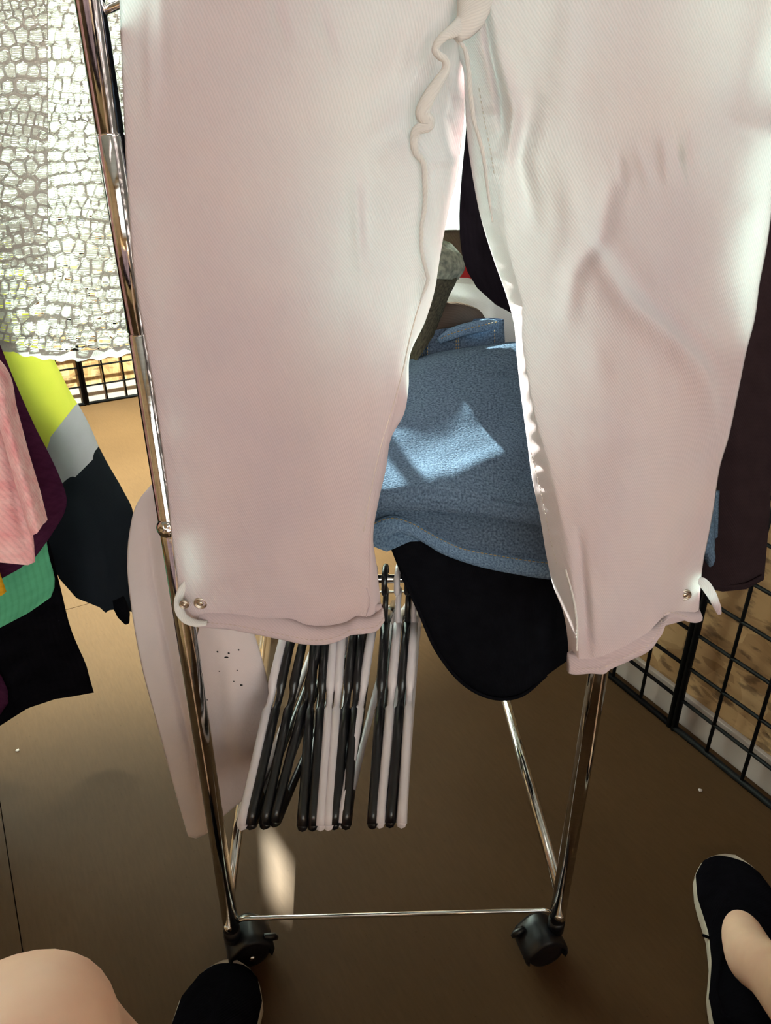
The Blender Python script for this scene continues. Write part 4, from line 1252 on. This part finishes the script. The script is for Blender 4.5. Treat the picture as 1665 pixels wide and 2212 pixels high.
def rail_hook(parent, p):
    """hanger of a garment: hook over the rail, arms inside the garment"""
    o = obj('hanger', tube_mesh('hanger', [Vector((RX + .016, p.y, 1.498)), Vector((RX + .012, p.y, 1.512)), Vector((RX, p.y, 1.5165)), Vector((RX - .014, p.y, 1.508)), Vector((RX - .005, p.y, 1.47)), Vector((RX, p.y, 1.44)), Vector((RX + .12, p.y, 1.40)), Vector((RX + .2, p.y, 1.36))], .0028, 8, 30), 'black_plastic', parent)
    return o

LX = -520
t = empty('pink_fleece', at(-100, 1200, .60), 'fuzzy pink fleece garment nearest the camera at the left edge', 'garment')
garment('body', [(LX, -1000, .60), (LX, 0, .60), (LX, 600, .60), (LX + 60, 1215, .60)], [(-420, -1000, .60), (-250, 0, .60), (-70, 600, .60), (-20, 800, .60), (18, 950, .60), (40, 1030, .60), (60, 1100, .60), (72, 1160, .60), (76, 1214, .60)], 'pink', t, bulge=.04, back=.04, nu=70, nv=130, folds=[([(10, 900), (40, 1100), (60, 1180)], 10, -.006)], noise_amp=.004, bottom=[(LX + 60, 1180), (0, 1215), (60, 1221), (76, 1214)])
garment('sleeve', [(-200, 700, .585), (-60, 800, .585), (-10, 900, .585), (20, 1000, .585), (50, 1100, .585), (66, 1150, .585)], [(-120, 700, .59), (5, 800, .59), (30, 900, .59), (58, 1000, .59), (80, 1070, .59), (95, 1130, .59)], 'pink', t, bulge=.018, back=.02, nu=30, nv=60, bottom=[(66, 1158), (80, 1152), (95, 1130)])
rail_hook(t, at(0, 500, .62))
t = empty('plum_sweater', at(-60, 1200, .70), 'dark plum wool sweater between the pink fleece and the yellow jacket', 'sweater')
garment('body', [(LX, -900, .70), (LX, 300, .70), (LX, 1290, .70)], [(-330, -900, .70), (-250, 300, .70), (-40, 640, .70), (0, 750, .70), (40, 850, .70), (75, 930, .70), (110, 1000, .70), (130, 1045, .70), (144, 1090, .70), (140, 1120, .70), (118, 1160, .70), (95, 1195, .70), (75, 1222, .70)], 'plum', t, bulge=.035, back=.04, nu=70, nv=130, bottom=[(LX, 1340), (0, 1252), (40, 1230), (75, 1205)], noise_amp=.003)
rail_hook(t, at(0, 500, .71))
t = empty('green_shirt', at(0, 1300, .805), 'green corduroy shirt hem below the plum sweater', 'shirt')
garment('body', [(LX, -900, .805), (LX, 600, .805), (LX, 1480, .805)], [(-330, -900, .805), (-100, 600, .805), (60, 1000, .805), (98, 1150, .805), (106, 1200, .805), (118, 1245, .805), (119, 1262, .805), (110, 1288, .805)], 'green', t, bulge=.012, back=.02, nu=70, nv=110, bottom=[(LX, 1560), (0, 1356), (60, 1325), (110, 1290)])
rail_hook(t, at(0, 500, .80))
tag(garment('mustard_cardigan', [(-260, -900, .653), (-240, 500, .653), (-200, 1290, .653)], [(-230, -900, .653), (-150, 500, .653), (-15, 1180, .653), (0, 1240, .653), (12, 1265, .653), (14, 1280, .653)], 'mustard', None, bulge=.004, back=.004, nu=24, nv=60, bottom=[(-200, 1310), (0, 1290), (14, 1278)]), 'mustard knit cardigan edge just showing at the left border', 'cardigan')
t = empty('black_skirt', at(50, 1500, .86), 'long black velvety garment lowest at the left edge', 'garment')
garment('body', [(LX, -900, .87), (LX, 800, .87), (LX, 1700, .87)], [(-330, -900, .87), (-60, 800, .87), (100, 1150, .87), (132, 1270, .87), (152, 1350, .87), (168, 1390, .87), (186, 1430, .87), (194, 1460, .87), (203, 1490, .87)], 'black_velvet', t, bulge=.035, back=.04, nu=80, nv=130, bottom=[(LX, 1700), (0, 1568), (60, 1530), (120, 1510), (160, 1504), (203, 1496)])
rail_hook(t, at(0, 500, .88))
t = empty('maroon_garment', at(0, 1500, .84), 'maroon garment edge at the lowest left border', 'garment')
garment('body', [(LX, -900, .835), (LX, 800, .835), (LX, 1560, .835)], [(-400, -900, .835), (-200, 800, .835), (-20, 1420, .835), (8, 1470, .835), (19, 1500, .835), (17, 1522, .835), (0, 1545, .835)], 'plum', t, bulge=.006, back=.01, nu=40, nv=90)
rail_hook(t, at(0, 500, .84))

# hi-vis jacket: sleeve in three bands
hv = empty('safety_jacket', at(150, 1300, .98), 'high-visibility jacket with yellow sleeve, grey reflective band and charcoal cuff', 'jacket')
HL = [(-420, -900, .98), (-200, 400, .98), (-60, 640, .98), (0, 770, .98), (40, 850, .98), (75, 920, .98), (104, 984, .98), (150, 1100, .98), (115, 1190, .98), (135, 1262, .98)]
garment('yellow_sleeve', [(-500, -900, .98), (-300, 300, .98), (-120, 640, .98), (-40, 760, .98), (40, 900, .98), (98, 976, .98)], [(-260, -900, .98), (-40, 300, .98), (80, 690, .98), (107, 770, .98), (130, 820, .98), (150, 858, .98), (166, 884, .98)], 'yellow', hv, bulge=.035, back=.05, nu=50, nv=120, folds=[([(90, 760), (140, 860)], 24, .004)])
garment('reflective_band', [(92, 966, .98), (106, 990, .98), (120, 1022, .98), (133, 1060, .98)], [(162, 876, .98), (182, 912, .98), (199, 947, .98), (213, 980, .98)], 'reflect', hv, bulge=.036, back=.05, nu=40, nv=40)
garment('charcoal_cuff', [(129, 1050, .98), (112, 1110, .98), (104, 1190, .98), (128, 1262, .98)], [(209, 970, .98), (235, 1015, .98), (268, 1070, .98), (288, 1110, .98), (284, 1200, .98), (286, 1290, .98)], 'jacket_dark', hv, bulge=.035, back=.05, nu=60, nv=80, bottom=[(128, 1250), (165, 1292), (215, 1312), (228, 1324), (236, 1318), (255, 1316), (286, 1322)], folds=[([(160, 1100), (200, 1250)], 24, .008), ([(220, 1150), (230, 1290)], 16, -.006)])
px_tube('glove_tip', [(252, 1290, .965), (262, 1315, .962), (270, 1335, .962), (274, 1346, .962)], [.012, .011, .010, .004], 'black_cloth', hv, 12, 20)
garment('body', [(LX, -900, 1.0), (LX, 800, 1.0), (LX + 100, 1250, 1.0)], [(-330, -900, 1.0), (-160, 400, 1.0), (-60, 900, 1.0), (60, 1225, 1.0)], 'jacket_dark', hv, bulge=.03, back=.05, nu=40, nv=60)
rail_hook(hv, at(0, 500, 1.0))

# ------------------------------------------------------------------ lace top
lace = empty('lace_top', at(60, 770, .78), 'ivory lace top lit from behind at the upper left', 'lace top')
def clip_poly(poly, nx, ny, c):
    out = []
    n = len(poly)
    for i in range(n):
        a, b = poly[i], poly[(i + 1) % n]
        da, db_ = a[0] * nx + a[1] * ny - c, b[0] * nx + b[1] * ny - c
        if da <= 0: out.append(a)
        if (da < 0 < db_) or (db_ < 0 < da):
            t_ = da / (da - db_); out.append((a[0] + (b[0] - a[0]) * t_, a[1] + (b[1] - a[1]) * t_))
    return out
def lace_panel(name, x0, x1, y0, bottom, hd_fn, cell=(24, 34), seed=1, rungs=True, rings=(), parent=lace, wr=(1.5, 2.15)):
    """openwork: cords around rounded holes, each hole crossed by fine threads"""
    rnd = random.Random(seed)
    y1 = max(b for _, b in bottom)
    Bx = np.array(bottom, float)
    sites = []
    for rx, ry, rr in rings:
        sites.append((rx, ry, 'ring'))
        for k in range(9):
            a = 2 * math.pi * k / 9
            sites.append((rx + math.cos(a) * rr * 1.75, ry + math.sin(a) * rr * 1.9, 'cell'))
    yy = y0; row = 0
    while yy < y1 + cell[1]:
        band = (row // 3) % 3
        cw = cell[0] * (1.0, .72, 1.25)[band]; ch = cell[1] * (1.0, .62, 1.15)[band]
        xx = x0 - cell[0] + (row % 2) * cw * .5
        while xx < x1 + cell[0]:
            p = (xx + rnd.uniform(-.22, .22) * cw, yy + 10 * math.sin(xx / 60.0 + row * .4) + rnd.uniform(-.15, .15) * ch)
            if all(math.hypot((p[0] - rx), (p[1] - ry) * .9) > rr * 2.1 for rx, ry, rr in rings):
                sites.append((p[0], p[1], 'cell'))
            xx += cw
        yy += ch; row += 1
    A = np.array([(s_[0], s_[1]) for s_ in sites])
    cordV, cordF, thV, thF = [], [], [], []
    def put(V, x, y, lift=0.0):
        V.append(tuple(at(x, y, hd_fn(x, y) - lift))); return len(V) - 1
    for i, (sx, sy, kind) in enumerate(sites):
        d = np.hypot(A[:, 0] - sx, A[:, 1] - sy)
        nb = np.argsort(d)[1:22]
        lim = 60
        poly = [(sx - lim, sy - lim), (sx + lim, sy - lim), (sx + lim, sy + lim), (sx - lim, sy + lim)]
        for k in nb:
            nx, ny = A[k, 0] - sx, A[k, 1] - sy
            poly = clip_poly(poly, nx, ny, (A[k, 0] ** 2 + A[k, 1] ** 2 - sx * sx - sy * sy) / 2)
            if len(poly) < 3: break
        if len(poly) < 3: continue
        poly = clip_poly(poly, -1, 0, -x0); poly = clip_poly(poly, 1, 0, x1) if len(poly) > 2 else poly
        if len(poly) < 3: continue
        cx = sum(p[0] for p in poly) / len(poly); cy = sum(p[1] for p in poly) / len(poly)
        yb = np.interp(cx, Bx[:, 0], Bx[:, 1])
        if cy > yb - 4: continue
        poly = clip_poly(poly, 0, 1, yb + 2)
        if len(poly) < 3: continue
        cx = sum(p[0] for p in poly) / len(poly); cy = sum(p[1] for p in poly) / len(poly)
        def rad(a):
            best = 1e9
            for k in range(len(poly)):
                p, q = poly[k], poly[(k + 1) % len(poly)]
                ex, ey = q[0] - p[0], q[1] - p[1]
                nx, ny = ey, -ex
                den = math.cos(a) * nx + math.sin(a) * ny
                num = (p[0] - cx) * nx + (p[1] - cy) * ny
                if abs(den) > 1e-9:
                    r_ = num / den
                    if r_ > 0: best = min(best, r_)
            return best
        angs = sorted(set([2 * math.pi * k / 16 for k in range(16)] + [math.atan2(p[1] - cy, p[0] - cx) % (2 * math.pi) for p in poly]))
        R0 = [rad(a) for a in angs]
        if max(R0) > 90: continue
        mr = sum(R0) / len(R0)
        ins = .62 if kind == 'ring' else rnd.choice((.74, .78, .8, .70, .80, .55))
        margin = 2.6 if kind == 'cell' else 8
        hole = [max(1.0, min(r_ - margin, (.55 * r_ + .45 * mr) * ins + 1)) for r_ in R0]
        n = len(angs)
        o_i = [put(cordV, cx + math.cos(a) * r_, cy + math.sin(a) * r_) for a, r_ in zip(angs, R0)]
        m_i = [put(cordV, cx + math.cos(a) * (r_ * .45 + h_ * .55), cy + math.sin(a) * (r_ * .45 + h_ * .55), .0016) for a, r_, h_ in zip(angs, R0, hole)]
        h_i = [put(cordV, cx + math.cos(a) * h_, cy + math.sin(a) * h_) for a, h_ in zip(angs, hole)]
        for k in range(n):
            k2 = (k + 1) % n
            cordF.append((o_i[k], o_i[k2], m_i[k2], m_i[k])); cordF.append((m_i[k], m_i[k2], h_i[k2], h_i[k]))
        if rungs:
            top_ = max(hole)
            hp = [(cx + math.cos(a) * h_, cy + math.sin(a) * h_) for a, h_ in zip(angs, hole)]
            y_ = min(p[1] for p in hp) + 2.5
            ph = rnd.random()
            while y_ < max(p[1] for p in hp) - 1:
                xs = []
                for k in range(n):
                    p, q = hp[k], hp[(k + 1) % n]
                    if (p[1] - y_) * (q[1] - y_) < 0:
                        xs.append(p[0] + (q[0] - p[0]) * (y_ - p[1]) / (q[1] - p[1]))
                if len(xs) >= 2 and rnd.random() < .9:
                    xa, xb = min(xs) - 1, max(xs) + 1
                    w = rnd.uniform(*wr)
                    s_ = rnd.uniform(-1, 1)
                    q4 = [put(thV, xa, y_ - w + s_), put(thV, (xa + xb) / 2, y_ - w), put(thV, xb, y_ - w - s_), put(thV, xb, y_ + w - s_), put(thV, (xa + xb) / 2, y_ + w, .0006), put(thV, xa, y_ + w + s_)]
                    thF += [(q4[0], q4[1], q4[4], q4[5]), (q4[1], q4[2], q4[3], q4[4])]
                y_ += rnd.uniform(4.2, 5.2)
    def uvs(V):
        return [(v[0], v[2]) for v in V]
    o = stuff(obj(name, mesh_of(name, cordV, cordF, uvs(cordV)), 'lace', parent))
    if thV:
        stuff(obj('fine_threads', mesh_of('fine_threads', thV, thF, uvs(thV)), 'lace_thread', o))
    return o
hd_body = lambda x, y: .757 + .010 * math.sin(x / 28.0 + y / 300.0) * min(1, max(0, (y + 100) / 500)) + .00006 * (140 - x) * .5
body_hem = [(-200, 690), (-60, 722), (0, 742), (60, 757), (115, 766), (160, 766), (215, 763), (250, 758), (282, 752), (420, 745)]
lace_panel('front_panel', -160, 400, -120, body_hem, hd_body, (21, 29), 3, True, [(170, 302, 21), (58, 400, 23), (85, 668, 24)])
lace_panel('back_panel', -160, 400, -120, [(x, y - 22) for x, y in body_hem], lambda x, y: hd_body(x, y) + .014, (26, 36), 8, True, [], wr=(.7, 1.1))
lace_panel('sleeve', -160, 104, -120, [(-160, 560), (0, 578), (50, 588), (104, 590)], lambda x, y: .733 + .006 * math.sin(x / 30.0 + 1), (25, 34), 12, True, [(62, 402, 25)])
# scalloped hem band
hv_, hf_ = [], []
for i in range(140):
    x = -160 + 560 * i / 139
    yb = np.interp(x, [b[0] for b in body_hem], [b[1] for b in body_hem])
    for k, (dy, lift) in enumerate(((-8, .0012), (2, .002), (9, .0018), (13 + 2.5 * math.sin(x / 6.5) + 2 * nz(x / 9, 1), .0))):
        hv_.append(tuple(at(x, yb + dy, hd_body(x, yb) - lift)))
for i in range(139):
    for k in range(3):
        a = i * 4 + k; hf_.append((a, a + 1, a + 5, a + 4))
obj('hem_band', mesh_of('hem_band', hv_, hf_, [(v[0], v[2]) for v in hv_]), 'lace', lace)
rail_hook(lace, at(0, 0, .775))

# ================================================================== the seated person: bare legs, black slip-on shoes
def shoe(toe, dirv, parent, side, length=.255, width=.094):
    """canvas slip-on: rubber sole with foxing stripe, upper, collar"""
    d = Vector((dirv[0], dirv[1], 0)).normalized(); n = Vector((d.y, -d.x, 0))     # n points to the right of the shoe
    heel = toe - d * length
    def half(s):      # s 0 heel .. 1 toe
        base = np.interp(s, [0, .06, .18, .35, .5, .68, .82, .92, .97, 1.0], [.012, .030, .036, .0335, .036, .046, .0455, .034, .021, .004])
        return base * width / .092
    def bow(s): return side * .006 * math.sin(math.pi * min(1, s * 1.1))
    c = empty('shoe', toe, '', ''); del c['label'], c['category']
    c.parent = parent; c.matrix_parent_inverse = parent.matrix_world.inverted()
    ss = [0, .01, .03, .06, .1, .15, .2, .27, .35, .43, .5, .57, .64, .7, .76, .81, .86, .9, .935, .96, .98, .992, 1.0]
    ring = []
    for s in ss: ring.append((s, 1))
    for s in ss[::-1][1:-1]: ring.append((s, -1))
    def P(s, sd, k, z): return heel + d * (length * s) + n * (bow(s) + sd * half(s) * k) + Vector((0, 0, z))
    rows = []
    for z, k in ((0, .90), (.001, .97), (.006, 1.0), (.018, 1.0), (.024, .985), (.0255, .95), (.0245, .85)):
        rows.append([tuple(P(s, sd, k, z + .004 * max(0, (s - .85) / .15) ** 2)) for s, sd in ring])
    sole = obj('sole', grid_mesh('sole', np.array(rows), closed_u=True, cap=True), 'rubber_white', c)
    rows = []
    for z, k in ((.0215, 1.006), (.0235, 1.010), (.0250, .99)):
        rows.append([tuple(P(s, sd, k, z + .004 * max(0, (s - .85) / .15) ** 2)) for s, sd in ring])
    obj('foxing_line', grid_mesh('foxing_line', np.array(rows), closed_u=True), 'rubber_white', sole)
    # upper: arches across the shoe, open over the instep
    def hgt(s): return np.interp(s, [0, .05, .2, .32, .42, .55, .7, .85, .95, 1.0], [.058, .062, .050, .050, .064, .062, .052, .042, .032, .022])
    rows = []
    N = 26
    for s in np.linspace(.006, .985, 60):
        r = []
        opening = np.interp(s, [0, .03, .08, .2, .34, .41, .45], [0.0, .45, .62, .66, .55, .32, 0.0])   # part of the arch that is cut away
        for i in range(N):
            q = -1 + 2 * i / (N - 1)
            sgn = 1 if q > 0 else -1
            a = abs(q)
            th = (1 - a) * (1 - opening) * math.pi / 2       # 0 at the sole, up to the edge of the opening
            r.append(tuple(P(s, sgn, .96 * math.cos(th) ** .75, .022 + (hgt(s) - .022) * math.sin(th) ** .9)))
        rows.append(r)
    up = obj('upper', grid_mesh('upper', np.array(rows)), 'canvas_black', c)
    solidify(up, .003, 0)
    # padded collar round the opening
    ed = []
    for s in np.linspace(.02, .435, 30): ed.append(('r', s))
    col = []
    def edge(s, sgn):
        opening = np.interp(s, [0, .03, .08, .2, .34, .41, .45], [0.0, .45, .62, .66, .55, .32, 0.0])
        th = (1 - opening) * math.pi / 2
        return P(s, sgn, .96 * math.cos(th) ** .75, .022 + (hgt(s) - .022) * math.sin(th) ** .9)
    pts = [edge(s, 1) for s in np.linspace(.04, .445, 24)] + [edge(s, -1) for s in np.linspace(.445, .04, 24)]
    obj('collar', tube_mesh('collar', pts + pts[:1], .0026, 8), 'canvas_black', c)
    gx = edge(.37, side * 1)
    stitches('stitching', [edge(s, -side) + n * (-side) * .003 * -1 + Vector((0, 0, -.006)) for s in np.linspace(.15, .40, 20)], 'rubber_white', up, .002, .0022, .0005)
    pull = P(.47, -side, 1.0, .024)
    obj('side_tag', tube_mesh('side_tag', [pull + Vector((0, 0, .003)), pull + n * (-side) * .006 + Vector((0, 0, -.004)) + d * .006], .0022, 6), 'canvas_black', c)
    return c, heel, d, n
toe_r = on_floor(1572, 1872); toe_l = on_floor(503, 2098)
person = empty('person', (.1, .45, 0), 'seated person with bare knees and black canvas slip-on shoes', 'person')
sr, heel_r, d_r, n_r = shoe(toe_r, (.10, .30), person, 1, .285, .112)
sl, heel_l, d_l, n_l = shoe(toe_l, (.03, .99), person, -1, .285, .108)

# body: skin-modifier figure from the waist down, one continuous surface
ank_r = heel_r + d_r * .075 + Vector((0, 0, .10)); ank_l = heel_l + d_l * .075 + Vector((0, 0, .10))
ball_r = heel_r + d_r * .17 + Vector((0, 0, .032)); ball_l = heel_l + d_l * .17 + Vector((0, 0, .032))
inst_r = heel_r + d_r * .125 + Vector((0, 0, .058)); inst_l = heel_l + d_l * .125 + Vector((0, 0, .058))
knee_l = Vector((-.245, .285, .508)); knee_r = Vector((.385, .165, .475))
pel = Vector((.03, -.22, .50))
verts, edges_, rad = [], [], []
def add(p, r, prev=None):
    verts.append(tuple(p)); rad.append(r if isinstance(r, tuple) else (r, r))
    if prev is not None: edges_.append((prev, len(verts) - 1))
    return len(verts) - 1
i0 = add(pel, (.13, .10))
w1 = add(pel + Vector((0, -.02, .16)), (.125, .095), i0)
w2 = add(pel + Vector((0, -.03, .32)), (.13, .10), w1)
for kn, an, ins, ba, sgn in ((knee_l, ank_l, inst_l, ball_l, -1), (knee_r, ank_r, inst_r, ball_r, 1)):
    hip = pel + Vector((sgn * .09, .03, -.01))
    h = add(hip, .085, i0)
    t1 = add(hip.lerp(kn, .35), .080, h)
    t2 = add(hip.lerp(kn, .72), .067, t1)
    back = (hip - kn).normalized()
    k1 = add(kn + Vector((0, 0, -.004)), .074, t2)
    c0 = add(kn.lerp(an, .14) + Vector((0, -.004, 0)), .054, k1)
    c1 = add(kn.lerp(an, .32) + Vector((0, -.012, 0)), .055, c0)
    c2 = add(kn.lerp(an, .62) + Vector((0, -.008, 0)), .043, c1)
    c3 = add(kn.lerp(an, .88), .034, c2)
    a_ = add(an - Vector((0, 0, .012)), .035, c3)
    f1 = add(ins, (.030, .030), a_)
    f2 = add(ba, (.024, .026), f1)
me = bpy.data.meshes.new('legs')
me.from_pydata(verts, edges_, [])
body = obj('body', me, 'skin', person, smooth=False)
sk = body.modifiers.new('skin', 'SKIN'); sk.use_smooth_shade = True
sub = body.modifiers.new('sub', 'SUBSURF'); sub.levels = 3; sub.render_levels = 3
me.skin_vertices[0].data[0].use_root = True
for k, r in enumerate(rad):
    me.skin_vertices[0].data[k].radius = r
body['label'] = 'bare legs'
# dark shorts, hips and upper thighs (behind the camera's lower edge)
for sgn, kn in ((-1, knee_l), (1, knee_r)):
    hip = pel + Vector((sgn * .09, .03, -.01))
    obj('shorts_leg', tube_mesh('shorts_leg', [hip, hip.lerp(kn, .2), hip.lerp(kn, .42)], [.105, .102, .100], 20, 14, cap=False), 'black_cloth', person)
# unseen bench added under the person, behind the camera, to shade the near floor
bench = empty('bench', (.05, -.42, 0), 'unseen padded bench added under the seated person to shade the near floor', 'bench')
def bench_box(nm, c, d, mat, bev=.02):
    o = obj(nm, box_mesh(nm, d[0], d[1], d[2], bev), mat, None); o.location = c
    o.parent = bench; o.matrix_parent_inverse = bench.matrix_world.inverted(); return o
bench_box('seat', (-.1, -.36, .37), (2.1, .56, .10), 'brown_dark')
bench_box('backrest', (-.1, -.68, .50), (2.1, .10, .24), 'brown_dark')
for x in (-1.1, .9):
    bench_box('side_panel', (x, -.42, .21), (.06, .56, .42), 'osb', .004)
bench_box('front_panel', (-.1, -.12, .20), (1.94, .02, .30), 'osb', .004)
# two tiny crumbs of litter on the floor
for px, py, lab in ((38, 1622, 'tiny pale scrap on the floor under the left clothes'), (1512, 1708, 'tiny tan crumb on the floor near the right wire grid')):
    p = on_floor(px, py)
    bm = bmesh.new(); bmesh.ops.create_icosphere(bm, subdivisions=2, radius=.0035)
    for v in bm.verts: v.co *= 1 + .35 * nz(v.co.x * 500, v.co.y * 500, px)
    for v in bm.verts: v.co.z *= .5
    me = bpy.data.meshes.new('floor_scrap'); bm.to_mesh(me); bm.free()
    o = obj('floor_scrap', me, 'white_paint'); o.location = p + Vector((0, 0, .0012)); tag(o, lab, 'litter')
